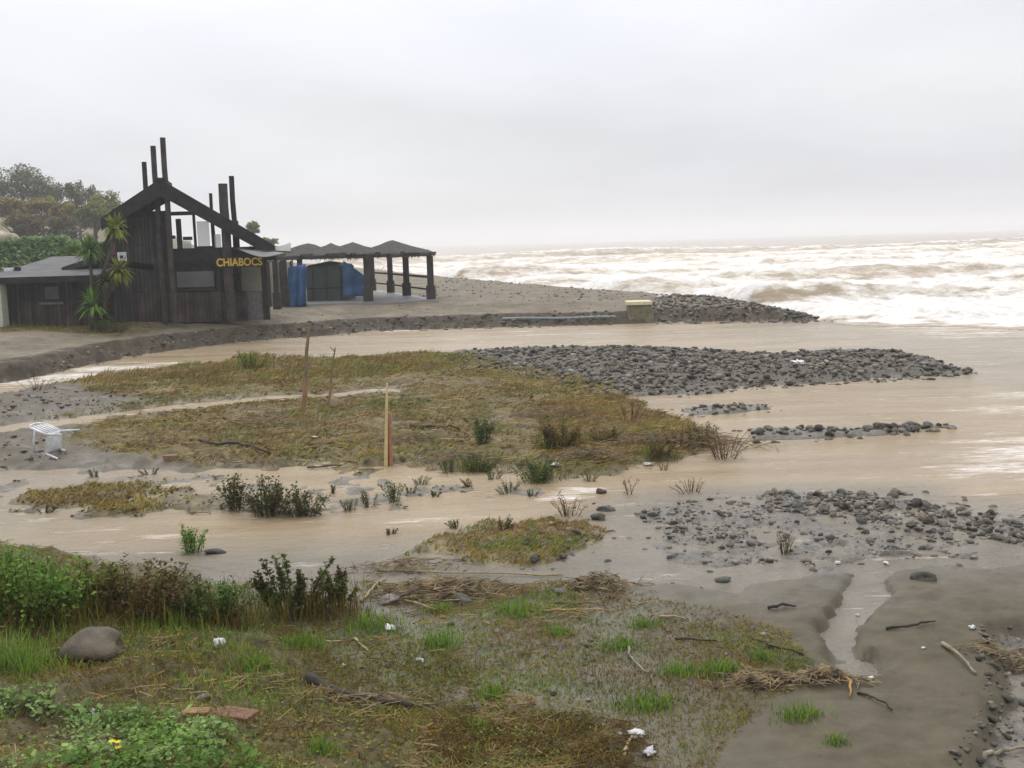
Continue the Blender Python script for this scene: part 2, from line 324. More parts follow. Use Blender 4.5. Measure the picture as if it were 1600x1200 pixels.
# ------------------------------------------------------------------ ground
def nodes_ground():
    m = bpy.data.materials.new('ground'); m.use_nodes = True; t = m.node_tree; t.nodes.clear(); lk = t.links.new
    o = t.nodes.new('ShaderNodeOutputMaterial'); p = t.nodes.new('ShaderNodeBsdfPrincipled'); lk(p.outputs[0], o.inputs[0])
    g = t.nodes.new('ShaderNodeTexCoord')
    def noise(sc, det=5, ro=.6):
        n = t.nodes.new('ShaderNodeTexNoise'); n.inputs['Scale'].default_value = sc; n.inputs['Detail'].default_value = det; n.inputs['Roughness'].default_value = ro
        lk(g.outputs['Object'], n.inputs['Vector']); return n.outputs['Fac']
    def ramp(f, a, b, pa=.35, pb=.65):
        r = t.nodes.new('ShaderNodeValToRGB'); r.color_ramp.elements[0].position = pa; r.color_ramp.elements[1].position = pb
        r.color_ramp.elements[0].color = (*a, 1); r.color_ramp.elements[1].color = (*b, 1); lk(f, r.inputs[0]); return r.outputs[0]
    def mixc(f, a, b):
        n = t.nodes.new('ShaderNodeMix'); n.data_type = 'RGBA'; lk(f, n.inputs[0]); lk(a, n.inputs[6]); lk(b, n.inputs[7]); return n.outputs[2]
    def math_(op, a, b):
        n = t.nodes.new('ShaderNodeMath'); n.operation = op; n.use_clamp = True
        for i, v in enumerate((a, b)):
            if isinstance(v, (int, float)): n.inputs[i].default_value = v
            else: lk(v, n.inputs[i])
        return n.outputs[0]
    A = t.nodes.new('ShaderNodeAttribute'); A.attribute_name = 'm1'; B = t.nodes.new('ShaderNodeAttribute'); B.attribute_name = 'm2'
    sA = t.nodes.new('ShaderNodeSeparateColor'); lk(A.outputs['Color'], sA.inputs[0]); sB = t.nodes.new('ShaderNodeSeparateColor'); lk(B.outputs['Color'], sB.inputs[0])
    n_big, n_mid, n_fine = noise(.8), noise(5), noise(38, 4, .7)
    def edge(mask):  # break the mask's border up with noise
        return math_('MULTIPLY_ADD' if False else 'ADD', math_('MULTIPLY', math_('SUBTRACT', n_mid, .5), .9), mask)
    def sharp(mask):
        r = t.nodes.new('ShaderNodeMapRange'); r.inputs[1].default_value = .4; r.inputs[2].default_value = .62; lk(edge2(mask), r.inputs[0]); return r.outputs[0]
    def edge2(mask):
        a = t.nodes.new('ShaderNodeMath'); a.operation = 'SUBTRACT'; lk(n_mid, a.inputs[0]); a.inputs[1].default_value = .5
        b = t.nodes.new('ShaderNodeMath'); b.operation = 'MULTIPLY_ADD'; lk(a.outputs[0], b.inputs[0]); b.inputs[1].default_value = .8; lk(mask, b.inputs[2]); return b.outputs[0]
    mud = ramp(noise(1.2, 9, .72), (.115, .098, .066), (.165, .142, .100))
    col = mixc(math_('MULTIPLY', n_fine, .35), mud, ramp(n_fine, (.07, .06, .04), (.20, .175, .125)))
    sand = ramp(noise(2.6, 9, .75), (.064, .052, .029), (.124, .103, .063), .3, .66)
    col = mixc(sA.outputs[2], col, sand)
    beach = ramp(noise(.9, 10, .78), (.080, .066, .046), (.27, .225, .155), .3, .68)
    beach = mixc(ramp(noise(.33, 7, .7), (0, 0, 0), (.75, .75, .75), .50, .62), beach, ramp(noise(3.0, 7, .7), (.075, .062, .030), (.19, .155, .080)))
    col = mixc(sB.outputs[0], col, beach)
    grav = ramp(noise(16, 4, .75), (.045, .040, .031), (.21, .185, .145), .3, .72)
    col = mixc(sharp(sA.outputs[1]), col, grav)
    soil = ramp(noise(2.6, 9, .75), (.045, .032, .015), (.24, .19, .085), .33, .67)
    col = mixc(sharp(sA.outputs[0]), col, soil)
    bank = ramp(noise(6, 6, .7), (.045, .036, .018), (.15, .120, .055), .3, .7)
    col = mixc(sharp(sB.outputs[1]), col, bank)
    scarp = ramp(noise(2.5, 7, .7), (.035, .027, .018), (.12, .092, .062), .3, .7)
    col = mixc(sharp(sB.outputs[2]), col, scarp)
    lk(col, p.inputs['Base Color'])
    W_ = t.nodes.new('ShaderNodeAttribute'); W_.attribute_name = 'wet'
    r = t.nodes.new('ShaderNodeMapRange'); r.inputs[3].default_value = .85; r.inputs[4].default_value = .34
    e = t.nodes.new('ShaderNodeMath'); e.operation = 'MULTIPLY_ADD'; lk(n_mid, e.inputs[0]); e.inputs[1].default_value = .5
    q = t.nodes.new('ShaderNodeMath'); q.operation = 'SUBTRACT'; lk(W_.outputs['Fac'], q.inputs[0]); q.inputs[1].default_value = .25; lk(q.outputs[0], e.inputs[2])
    lk(e.outputs[0], r.inputs[0]); lk(r.outputs[0], p.inputs['Roughness']); p.inputs['Specular IOR Level'].default_value = .28
    bsum = t.nodes.new('ShaderNodeMath'); bsum.operation = 'ADD'; lk(n_fine, bsum.inputs[0]); lk(n_mid, bsum.inputs[1])
    b = t.nodes.new('ShaderNodeBump'); b.inputs['Strength'].default_value = .35; b.inputs['Distance'].default_value = .025; lk(bsum.outputs[0], b.inputs['Height']); lk(b.outputs[0], p.inputs['Normal'])
    return m
GV = np.stack([GX.ravel(), GY.ravel(), GH.ravel()], 1)
nr, nc = GX.shape; ii = (np.arange(nr-1)[:, None]*nc+np.arange(nc-1)[None]).ravel()
GF = np.stack([ii, ii+1, ii+nc+1, ii+nc], 1)
gm = newmesh('ground', GV, GF, nodes_ground(), True)
def addcol(me, name, r, g, b):
    a = me.color_attributes.new(name, 'FLOAT_COLOR', 'POINT'); c = np.ones((len(me.vertices), 4), np.float32); c[:, 0] = r; c[:, 1] = g; c[:, 2] = b; a.data.foreach_set('color', c.ravel())
fx, fy = GX.ravel(), GY.ravel(); nA = fbm(fx*.5, fy*.5, 4, 51)
veg_m = np.maximum.reduce([sst(-.4, .5, GM['veg']), sst(-.3, .4, GM['isl2']), sst(-.3, .4, GM['p4']), sst(-.2, .2, GM['hum'])])*(GH.ravel() > -.05)
veg_m = np.maximum(veg_m, .9*sst(0, .5, GM['hill'])); veg_m = np.maximum(veg_m, .75*(GM['terr'] > 1.2)*sst(34, 40, fy)*sst(45, 40.5, fy)*sst(-12, -14.5, fx))
grv_m = np.maximum.reduce([sst(-.3, .4, GM['bar']), sst(-.3, .3, GM['grv'])*.8, sst(-.3, .2, GM['bar2']), .7*sst(-.3, .2, GM['bar3']), sst(-.1, .2, GM['edge']), sst(.5, -3.2, GM['dsh']-3.5*1)*(GM['terr'] > 0)*sst(6, 11, fx)*.9])
grv_m = np.maximum(grv_m, .46*(GM['isl'] > 0)*sst(-4, -6.5, fx)*(GM['veg'] < .1))
sand_m = sst(.2, 1.6, fx-.5)*(GM['fg'] > .0)*(GM['edge'] < .1)
beach_m = sst(.2, .8, GM['terr'])*1.0
bank_m = sst(-.4, .5, GM['bank'])*sst(-.1, .6, GM['fg'])
addcol(gm, 'm1', veg_m, grv_m, sand_m); addcol(gm, 'm2', beach_m, bank_m, GM['scarp'])
wet = np.clip(sst(.14, .0, GH.ravel())*.9 + .22*(GM['fg'] > 0)*(GM['bank'] < 0), 0, 1)
a = gm.attributes.new('wet', 'FLOAT', 'POINT'); a.data.foreach_set('value', wet.astype(np.float32))
tag(link('ground', gm), kind='structure')
# ------------------------------------------------------------------ stream water
def water_mat(name, sea=False):
    m = bpy.data.materials.new(name); m.use_nodes = True; t = m.node_tree; t.nodes.clear(); lk = t.links.new
    o = t.nodes.new('ShaderNodeOutputMaterial'); p = t.nodes.new('ShaderNodeBsdfPrincipled'); lk(p.outputs[0], o.inputs[0])
    g = t.nodes.new('ShaderNodeTexCoord')
    def noise(sc, det, st=(1, 1, 1), ro=.6):
        mp = t.nodes.new('ShaderNodeMapping'); mp.inputs['Scale'].default_value = st; lk(g.outputs['Object'], mp.inputs[0])
        n = t.nodes.new('ShaderNodeTexNoise'); n.inputs['Scale'].default_value = sc; n.inputs['Detail'].default_value = det; n.inputs['Roughness'].default_value = ro; lk(mp.outputs[0], n.inputs['Vector']); return n.outputs['Fac']
    def ramp(f, a, b, pa=.35, pb=.65):
        r = t.nodes.new('ShaderNodeValToRGB'); r.color_ramp.elements[0].position = pa; r.color_ramp.elements[1].position = pb
        r.color_ramp.elements[0].color = (*a, 1); r.color_ramp.elements[1].color = (*b, 1); lk(f, r.inputs[0]); return r.outputs[0]
    def mixc(f, a, b):
        n = t.nodes.new('ShaderNodeMix'); n.data_type = 'RGBA'; lk(f, n.inputs[0]); lk(a, n.inputs[6]); lk(b, n.inputs[7]); return n.outputs[2]
    A = t.nodes.new('ShaderNodeAttribute'); A.attribute_name = 'wm'; sA = t.nodes.new('ShaderNodeSeparateColor'); lk(A.outputs['Color'], sA.inputs[0])
    st = (.35, 1, 1)
    nf = noise(1.1, 8, st, .7) if sea else noise(2.4, 9, (.22, 1, 1), .75)
    def thr(mask, w):   # mask + noise, thresholded
        a = t.nodes.new('ShaderNodeMath'); a.operation = 'SUBTRACT'; lk(nf, a.inputs[0]); a.inputs[1].default_value = .5
        b = t.nodes.new('ShaderNodeMath'); b.operation = 'MULTIPLY_ADD'; lk(a.outputs[0], b.inputs[0]); b.inputs[1].default_value = 2.0; lk(mask, b.inputs[2])
        r = t.nodes.new('ShaderNodeMapRange'); r.inputs[1].default_value = .5-w; r.inputs[2].default_value = .5+w; lk(b.outputs[0], r.inputs[0]); return r.outputs[0]
    if sea:
        base = ramp(noise(.12, 5, st), (.31, .235, .155), (.41, .325, .22))
        cream = ramp(noise(.6, 8, st, .75), (.50, .39, .26), (.86, .78, .64), .30, .60)
        foam = ramp(noise(2.2, 6, (.6, 1, 1), .7), (.58, .52, .43), (.92, .89, .84), .30, .56)
        col = mixc(thr(sA.outputs[1], .22), base, cream); col = mixc(thr(sA.outputs[0], .16), col, foam)
        fm = thr(sA.outputs[0], .16)
    else:
        base = ramp(noise(.8, 7, (.28, 1, 1), .62), (.29, .205, .110), (.46, .36, .225), .28, .72)
        base = mixc(ramp(noise(.35, 4, (.5, 1, 1)), (0, 0, 0), (.5, .5, .5), .48, .72), base, ramp(noise(1.6, 6, (.35, 1, 1), .62), (.27, .22, .155), (.40, .335, .25)))
        clear = ramp(noise(.8, 5), (.17, .15, .115), (.24, .215, .17))
        foam = ramp(noise(9, 6, (.3, 1, 1), .7), (.42, .34, .25), (.82, .77, .70), .4, .6)
        col = mixc(sA.outputs[1], base, clear); fm = thr(sA.outputs[0], .12); col = mixc(fm, col, foam)
    lk(col, p.inputs['Base Color'])
    r = t.nodes.new('ShaderNodeMapRange'); r.inputs[3].default_value = .22; r.inputs[4].default_value = .9; lk(fm, r.inputs[0]); lk(r.outputs[0], p.inputs['Roughness'])
    p.inputs['Specular IOR Level'].default_value = .35; p.inputs['IOR'].default_value = 1.33
    nb = noise(2.6 if not sea else 1.6, 7, (.55, 1, 1), .64); b = t.nodes.new('ShaderNodeBump'); b.inputs['Strength'].default_value = .9 if not sea else .8; b.inputs['Distance'].default_value = .16 if not sea else .25
    lk(nb, b.inputs['Height']); lk(b.outputs[0], p.inputs['Normal'])
    return m
ry = np.concatenate([np.linspace(2, 16, 90)[:-1], np.linspace(16, 47, 130)]); ru = np.linspace(-.82, .82, 240)
RY, RU = np.meshgrid(ry, ru, indexing='ij'); RX = RU*(RY+7)
n1 = fbm(RX*.8, RY*2, 3, 61)
RV = np.stack([RX.ravel(), RY.ravel(), (.006*n1).ravel()], 1)
nr2, nc2 = RX.shape; jj = (np.arange(nr2-1)[:, None]*nc2+np.arange(nc2-1)[None]).ravel(); RF = np.stack([jj, jj+1, jj+nc2+1, jj+nc2], 1)
# leave water out where the land stands well above it
depth = gz(RX.ravel(), RY.ravel()); keep = (depth[RF].min(1) < .12); RF = RF[keep]
used = np.unique(RF); remap = -np.ones(len(RV), int); remap[used] = np.arange(len(used)); RV2 = RV[used]; RF = remap[RF]
rm = newmesh('stream', RV2, RF, water_mat('stream_water'), True)
wx, wy = RV2[:, 0], RV2[:, 1]
def near_px(pts, w, sx=1.0):
    r = np.zeros(len(wx))
    for (px, py, a) in pts:
        q = P0(px, py); r = np.maximum(r, a*np.exp(-(((wx-q[0])/(w*sx))**2+((wy-q[1])/w)**2)))
    return r
foam = near_px([(40,597,.7),(110,588,.8),(180,575,.75),(240,568,.5),(630,517,.5),(570,513,.45),(820,518,.4),(860,523,.4),(950,520,.3)], .9, 2.2)
foam = np.maximum(foam, near_px([(1565,695,.5),(1595,715,.62),(1620,700,.7),(1575,730,.55),(1640,730,.7),(1500,640,.35),(1580,640,.55),(1570,615,.5),(1680,690,.7)], .9, 1.6))
foam = np.maximum(foam, near_px([(905,765,.65),(880,778,.5),(700,800,.25)], .35, 1.6))
foam = np.maximum(foam, .52*sst(31.0, 35.5, wy)*sst(11, 15, wx))
clear = np.maximum(sst(13.2, 11.2, wy)*.95, sst(-.9, .3, inpoly(wx, wy, GRV))*.85)
clear = np.maximum(clear, .45*sst(-3, -7, wx)*sst(21, 17, wy))
clear = np.maximum(clear, .35*sst(6, 12, wx)*sst(20, 24, wy))
foam = np.maximum(foam, .20)
addcol(rm, 'wm', foam, clear, 0)
tag(link('stream', rm), kind='structure')
# ------------------------------------------------------------------ sea with breakers
sy = np.concatenate([np.linspace(33, 110, 330)[:-1], 110*np.exp(np.linspace(0, math.log(260/110), 130))[:-1], 260*np.exp(np.linspace(0, math.log(9000/260), 70))])
su = np.linspace(-.9, .9, 420); SY, SU = np.meshgrid(sy, su, indexing='ij'); SX = SU*(SY+5)
x, y = SX.ravel(), SY.ravel()
front = np.interp(x, [-400, -20, -8, 0, 8, 11.8, 13.8, 16.5, 18, 20, 24, 30, 80], [400, 160, 100, 66, 48, 43.5, 39.3, 37.0, 35.6, 35.0, 34.8, 34.5, 34.0]) + 1.6*fbm(x*.30, x*0+3, 4, 71, .6)
zs = np.zeros(len(x)); fo = np.zeros(len(x)); crm = np.zeros(len(x))
for i, (c, A_, wf, wb, sl_) in enumerate([(42, .40, .8, 4, .00), (52, .75, 1.0, 5, .03), (64, 1.25, 1.3, 7, .00), (80, 1.1, 1.6, 8, .05), (99, 1.5, 2.0, 10, -.03), (125, 1.6, 2.4, 12, .04), (155, 1.9, 2.8, 14, .0), (190, 2.4, 3.2, 16, .03), (228, 2.7, 3.8, 20, -.02)]):
    yc = c + sl_*x + 2.2*(c/60)*fbm(x*.06*60/c, x*0+i*7.7, 3, 80+i)
    am = A_*np.clip(.75 + .75*fbm(x*.05*60/c, x*0+i*3.1, 3, 90+i), .12, 1.4)
    s = y-yc; pr = np.where(s < 0, np.exp(-(s/wf)**2), np.exp(-(s/wb)**2)); zs += am*pr
    ar = np.clip(am/A_, 0, 1.2)
    brk = np.clip(.5+1.4*fbm(x*.09*60/c, x*0+i*5.3, 3, 130+i), 0, 1)            # how far this stretch has broken
    face = np.where(s < 0, np.exp(-((s+wf*.75)/(wf*.55))**2), 0)*ar*(1-.55*brk); crm = np.maximum(crm, face)
    lip = np.exp(-((s-wf*.15)/(wf*.45))**2)*ar; wake = np.where(s > 0, np.exp(-(s/(wb*.8))**2), 0)*ar*brk
    fo = np.maximum(fo, np.maximum(lip*.95, wake*.72)); fo = np.maximum(fo, brk*face*.8)
inz = sst(-.2, 1.2, y-front)
foamz = sst(-.3, 3.6, y-front + 1.6*fbm(x*.8, y*.8, 4, 72, .6))
band = .66*foamz*sst(215, 120, y) + .26*fbm(x*.1, y*.35, 4, 101)*sst(40, 60, y)
fo = np.clip(np.maximum(band*(1-.62*crm), fo*sst(300, 240, y)*(1-.35*crm)) + .26*sst(58, 44, y)*foamz, 0, 1.1)
crm = np.clip(.74*sst(270, 140, y)*foamz*(1-.42*crm), 0, 1)
tur = fbm(x*.45, y*.7, 5, 111, .6)
far = sst(260, 200, y); sw = .35*fbm(x*.012, y*.03, 3, 121)*(1-far)
zs = zs*far + tur*(.24+.2*fo)*far + sw
rise = -.005 + .17*sst(0, 8, y-front)
zs = np.where(y-front < 0, -.25 + .27*inz, np.maximum(zs*sst(-.1, 5.0, y-front)+rise, .02))
zs = zs - .35*sst(45, 100, y)
land = inpoly(x, y, TERR); zs = np.where(land > 0, zs - 2.5*sst(.3, 3.0, land), zs)
sm = newmesh('sea', np.stack([x, y, zs], 1), np.stack([(k := (np.arange(len(sy)-1)[:, None]*len(su)+np.arange(len(su)-1)[None]).ravel()), k+1, k+len(su)+1, k+len(su)], 1), water_mat('sea_water', True), True)
addcol(sm, 'wm', fo, crm, 0)
tag(link('sea', sm), kind='structure')
# ================================================================== THE BEACH RESTAURANT
YC = 42.0
def zt(px, py, Y): return pl(px, py, Y)
chx = pl(255, 500, YC)
ch = thing('beach_restaurant', (chx[0], YC, TZ), 'dark timber chalet with steep gable and tall posts rising through its roof', 'building')
def vbox(parent, name, px0, py0, px1, py1, Y, d, m, lift=0, bevel=0):
    a = pl(px0, py0, Y); b = pl(px1, py1, Y)
    return MB().box((a[0], Y, a[2]), (b[0], Y+d, b[2])).build(name, m, parent, bevel=bevel)
zb = .70
def wallx(parent, name, px0, px1, pytop, Y, d, m, zbot=zb):
    a = pl(px0, pytop, Y); b = pl(px1, pytop, Y); zt_ = (a[2]+b[2])/2
    return MB().box((a[0], Y, zbot), (b[0], Y+d, zt_)).build(name, m, parent)
def zof(px, py, Y): return pl(px, py, Y)[2]
# lower storey and the closed left half of the gable
wallx(ch, 'wall', 152, 262, 402, YC, 2.4, WALLD)
g = [pl(178, 344, YC), pl(205, 333, YC), pl(262, 333, YC), pl(262, 402.5, YC), pl(152, 402.5, YC)]
MB().prism([p-np.array([0, -.02, 0]) for p in g], (0, .18, 0)).build('gable_wall', WALLD, ch)
wallx(ch, 'bar_wall', 262.5, 346, 421, YC+.05, 2.3, WALLD)
wallx(ch, 'plinth', 205, 346, 457, YC-.12, .17, WALLR)
wallx(ch, 'plinth', 346.5, 384, 455, YC-.10, .15, WALLR)
wallx(ch, 'railing_wall', 384.5, 412, 456, YC+.3, .12, mat('rail_grey', (.16, .15, .15), .8))
vbox(ch, 'floor_beam', 255, 389, 432, 406, YC-.22, .35, TIMBER)
vbox(ch, 'floor_beam', 262.5, 406.5, 346, 420.5, YC+.0, .3, TIMBER)
MB().box((pl(262, 400, YC)[0], YC+.14, zof(300, 400, YC)-.1), (pl(428, 400, YC)[0], YC+2.3, zof(300, 400, YC))).build('gallery_floor', TIMBER2, ch)
# serving hatch window
win = vbox(ch, 'window', 272, 422, 337, 452, YC-.03, .08, TIMBER)
fr = MB(); a = pl(276, 425, YC-.05); b = pl(335, 448, YC-.05)
me = MB().box((a[0], YC-.06, b[2]), (b[0], YC-.032, a[2])); V = np.array(me.v)-np.array(ch.location)
link('shutter', newmesh('shutter', V, me.f, mat('shutter_grey', (.12, .125, .12), .7, .15, 3)), win)
def subbox(parent, top, name, a, b, m):
    mb = MB().box(a, b); return link(name, newmesh(name, np.array(mb.v)-np.array(top.location), mb.f, m), parent)
for k in range(4):
    z_ = b[2]+(a[2]-b[2])*(k+.5)/4
    subbox(win, ch, 'slat', (a[0], YC-.078, z_-.055), (b[0], YC-.0605, z_+.055), mat('shutter_grey', ()))
subbox(win, ch, 'sill', (a[0]-.12, YC-.2, b[2]-.14), (b[0]+.12, YC-.031, b[2]-.06), TIMBER)
# roof slopes: slabs with deep barge boards
def slope(pa, pb, name):
    A_, B_ = pl(*pa, YC-.9), pl(*pb, YC-.9); th = np.array([0, 0, -.22])
    r_ = MB().prism([A_, B_, B_+th, A_+th], (-.75, 3.4, 0)).build(name, ROOFM, ch)
    for yo in (-.06, 3.46):
        d = np.array([-.22*max(yo, 0), yo, 0]); bb = np.array([0, 0, -.62]); mb = MB().prism([A_+d+(0, 0, .03), B_+d+(0, 0, .03), B_+d+bb*.75, A_+d+bb], (0, .055, 0))
        link('barge_board', newmesh('barge_board', np.array(mb.v)-np.array(ch.location), mb.f, TIMBER), r_)
    nrm = 3
    for k in range(nrm):
        yy = .4+k*1.2; xs = -.22*yy; mb = MB().prism([A_+(xs, yy, -.221), B_+(xs, yy, -.221), B_+(xs, yy, -.40), A_+(xs, yy, -.40)], (0, .12, 0))
        link('rafter', newmesh('rafter', np.array(mb.v)-np.array(ch.location), mb.f, TIMBER), r_)
    return r_
slope((250.0, 281), (158, 342), 'roof_slope'); slope((250.4, 281), (430, 385), 'roof_slope')
ap = pl(250, 281, YC-.9); MB().beam((ap[0], YC-1.0, ap[2]+.03), (ap[0]-.8, YC+2.6, ap[2]+.03), .3, .10).build('ridge_cap', ROOFM, ch)
# posts that run up through the roof
for px, py, w, yo in [(225, 253, .19, 2.2), (239, 228, .20, -.35), (254, 215, .20, -.75), (329, 302, .13, 2.2), (348, 287, .33, -.45), (361.5, 275, .20, 1.9)]:
    t_ = pl(px, py, YC+yo); mb = MB(); n_ = 6
    mb.tube([(t_[0]+.015*math.sin(k*2.1), YC+yo, zb+(t_[2]-zb)*k/n_) for k in range(n_+1)], [w*.55*(1.06-.08*k/n_) for k in range(n_+1)], 8).build('post', TIMBER2 if yo < -.3 else TIMBER, ch)
# open upper gallery: posts, rails, balusters, pale panes
for px, w in [(264, 5), (303, 7), (331, 5), (371, 5)]:
    a = pl(px-w/2, 330 if px < 320 else 345, YC); b = pl(px+w/2, 389, YC); MB().box((a[0], YC+.02, b[2]), (b[0], YC+.16, a[2])).build('gallery_post', TIMBER, ch)
for px0, px1, py0, py1 in [(274, 285, 342, 389), (285.5, 300, 370, 375), (266.5, 273.5, 368, 373), (305, 331, 385, 388.8), (262, 300, 331, 336)]:
    vbox(ch, 'gallery_panel', px0, py0, px1, py1, YC+.05, .07, TIMBER)
PANE = mat('pale_pane', (.60, .63, .60), .3, .06, 2, 0, alpha=.45)
for px0, px1, py0, py1 in [(307, 328.5, 346, 384.5), (334, 346, 366, 388.5), (286, 299.5, 376, 388.5)]:
    vbox(ch, 'pane', px0, py0, px1, py1, YC+.08, .012, PANE)
# tie beams and king post bracing seen in the open gable tip
vbox(ch, 'tie_beam', 196, 331, 262, 338, YC-.05, .2, TIMBER)
for px in (229, 244, 260):
    a = pl(px, 296, YC); b = pl(px, 331, YC); MB().box((a[0]-.06, YC+.0, b[2]), (a[0]+.06, YC+.12, a[2])).build('strut', TIMBER, ch)
# porch on the right: cream back wall, door posts
vbox(ch, 'back_wall', 340, 408, 414, 456, YC+2.5, .15, CREAM)
MB().box((pl(340, 456, YC+2.4)[0], YC+2.42, zb), (pl(414, 456, YC+2.4)[0], YC+2.53, zof(377, 456, YC+2.4))).build('back_wall', WALLD, ch)
for px, w in [(343, 8), (357, 9), (371, 6), (411, 9)]:
    a = pl(px-w/2, 407, YC+.1); b = pl(px+w/2, 407, YC+.1); MB().box((a[0], YC+.12, zb), (b[0], YC+.32, a[2]+.02)).build('porch_post', TIMBER, ch)
vbox(ch, 'porch_rail', 347, 428, 377, 431, YC+.18, .06, TIMBER)
# white notice with dark mark on the gable wall
nb_ = vbox(ch, 'notice', 183, 394, 198, 408, YC-.05, .04, WHITEP)
a = pl(188, 399, YC); b = pl(193.5, 404, YC); subbox(nb_, ch, 'mark', (a[0], YC-.056, b[2]), (b[0], YC-.0505, a[2]), TIMBER2)
rp = vbox(ch, 'notice', 172, 380, 181, 398, YC-.045, .035, mat('faded_red', (.16, .05, .06), .7)); rp['label'] = 'faded dark red panel beside the white notice'
# name board
YSG = YC-.72; sg0 = pl(336, 402, YSG); sg1 = pl(412, 416.5, YSG)
sg = MB().box((sg0[0], YSG, sg1[2]), (sg1[0], YSG+.06, sg0[2])).build('name_board', mat('board_black', (.022, .020, .016), .7), ch)
fc = bpy.data.curves.new('t', 'FONT'); fc.body = 'CHIABOCS'; fc.size = .50; fc.extrude = .008; fc.align_x = 'CENTER'; fc.align_y = 'CENTER'; fc.offset = .012
fo_ = bpy.data.objects.new('t', fc); C.objects.link(fo_); bpy.context.view_layer.update()
tm = bpy.data.meshes.new_from_object(fo_.evaluated_get(bpy.context.evaluated_depsgraph_get())); bpy.data.objects.remove(fo_)
V = np.empty(len(tm.vertices)*3, np.float32); tm.vertices.foreach_get('co', V); V = V.reshape(-1, 3)
wd = np.ptp(V[:, 0]); k_ = (sg1[0]-sg0[0]-.10)/wd; cxs = (sg0[0]+sg1[0])/2; czs = (sg0[2]+sg1[2])/2
VV = np.stack([cxs+(V[:, 0]-V[:, 0].mean()*0-(V[:, 0].max()+V[:, 0].min())/2)*k_, YSG-.012-V[:, 2]*.6, czs+(V[:, 1]-(V[:, 1].max()+V[:, 1].min())/2)*.84], 1)-np.array(ch.location)
tm.vertices.foreach_set('co', VV.astype(np.float32).ravel()); tm.materials.clear(); tm.materials.append(mat('sign_yellow', (.62, .44, .05), .5, .1)); tm.update()
link('lettering', tm, sg)
# sagging awning
aw = thing('awning', (pl(410, 395, YC)[0], YC+.4, zof(410, 395, YC)), 'pale grey canvas awning sagging between chalet roof and thatched pergola', 'awning')
V = []; nu, nv = 16, 8
for i in range(nu+1):
    u = i/nu; a = pl(374+80*u, 386-8*u**2, YC-.5); b = pl(368+86*u, 388+3*u, YC-1.5)
    for j in range(nv+1):
        v = j/nv; p = a*(1-v)+b*v; p[2] -= .26*math.sin(math.pi*min(1, u*.95))*(.35+.65*v)+.02*math.sin(9*u+4*v); V.append(p)
Fc = [(i*(nv+1)+j, i*(nv+1)+j+1, (i+1)*(nv+1)+j+1, (i+1)*(nv+1)+j) for i in range(nu) for j in range(nv)]
CANV = mat('canvas', (.40, .41, .38), .85, .15, 2, .3, 12, .1, transl=.2)
o = link('canvas', newmesh('canvas', np.array(V)-np.array(aw.location), Fc, CANV, True), aw); md = o.modifiers.new('s', 'SOLIDIFY'); md.thickness = .02
MB().beam(V[nv]-np.array([0,0,.02]), V[-1]-np.array([0,0,.02]), .05, .05).build('edge_batten', TIMBER2, aw)
# ------------------------------------------------------------------ low wing on the left
wg = thing('wooden_annex', (pl(80, 508, 41)[0], 41.0, TZ), 'low dark wooden annex with shallow grey roof left of the chalet', 'building')
YW = 41.0
wallx(wg, 'wall', 8.5, 150, 434, YW, 5, WALLD)
rf = MB(); A_ = pl(-30, 438.5, YW-.9); B_ = pl(149, 427.5, YW-.9); zr = (A_[2]+B_[2])/2; A_[2] = B_[2] = zr
rf.prism([A_, A_+(0, 6.5, .75), A_+(0, 6.5, .62), A_+(0, 0, -.14)], (B_[0]-A_[0], 0, 0))
ro = rf.build('roof', mat('roof_grey', (.115, .112, .108), .8, .3, 1.5, .4, 8), wg)
subbox(ro, wg, 'fascia', (A_[0], YW-.97, zr-.22), (B_[0], YW-.905, zr+.02), TIMBER)
wallx(wg, 'plinth', 8.5, 150, 470, YW-.1, .098, WALLR)
w2 = vbox(wg, 'window', 66, 445, 97, 470, YW-.05, .06, TIMBER); a = pl(70, 448, YW); b = pl(93, 467, YW)
subbox(w2, wg, 'pane', (a[0], YW-.062, b[2]), (b[0], YW-.0505, a[2]), mat('dull_pane', (.085, .09, .085), .3))
subbox(w2, wg, 'sill', (a[0]-.2, YW-.16, b[2]-.2), (b[0]+.2, YW-.0505, b[2]-.12), mat('rail_grey', ()))
for px in (12, 22, 50, 118):
    a = pl(px, 440, YW); MB().box((a[0]-.05, YW-.17, zb), (a[0]+.05, YW-.101, a[2])).build('wall_post', TIMBER, wg)
lp = pl(91, 433, YW-.2); MB().tube([(lp[0]-.2, YW-.2, lp[2]), (lp[0]+.2, YW-.2, lp[2])], .07, 8).build('lamp', mat('lamp_white', (.5, .5, .5), .4), wg)
lp = pl(17, 422.5, YW+1.2); fl = MB().box((lp[0]-.22, YW+1.05, lp[2]-.12), (lp[0]+.12, YW+1.3, lp[2]+.10)).build('floodlight', WHITEP, wg, bevel=.02)
mb = MB().tube([(lp[0]+.28, YW+1.2, lp[2]-.35), (lp[0]+.28, YW+1.2, lp[2]+.12)], .13, 8); link('bracket', newmesh('bracket', np.array(mb.v)-np.array(wg.location), mb.f, TIMBER), fl)
# lean-to porch roof joining annex and chalet
A_, B_, D_ = pl(96, 418, YW+1.0), pl(152, 399, YW+1.0), pl(240, 414, YW+1.0)
MB().prism([A_, B_, D_, D_-(0, 0, .25), B_-(0, 0, .3), A_-(0, 0, .2)], (0, 4.5, 0)).build('porch_roof', ROOFM, wg)
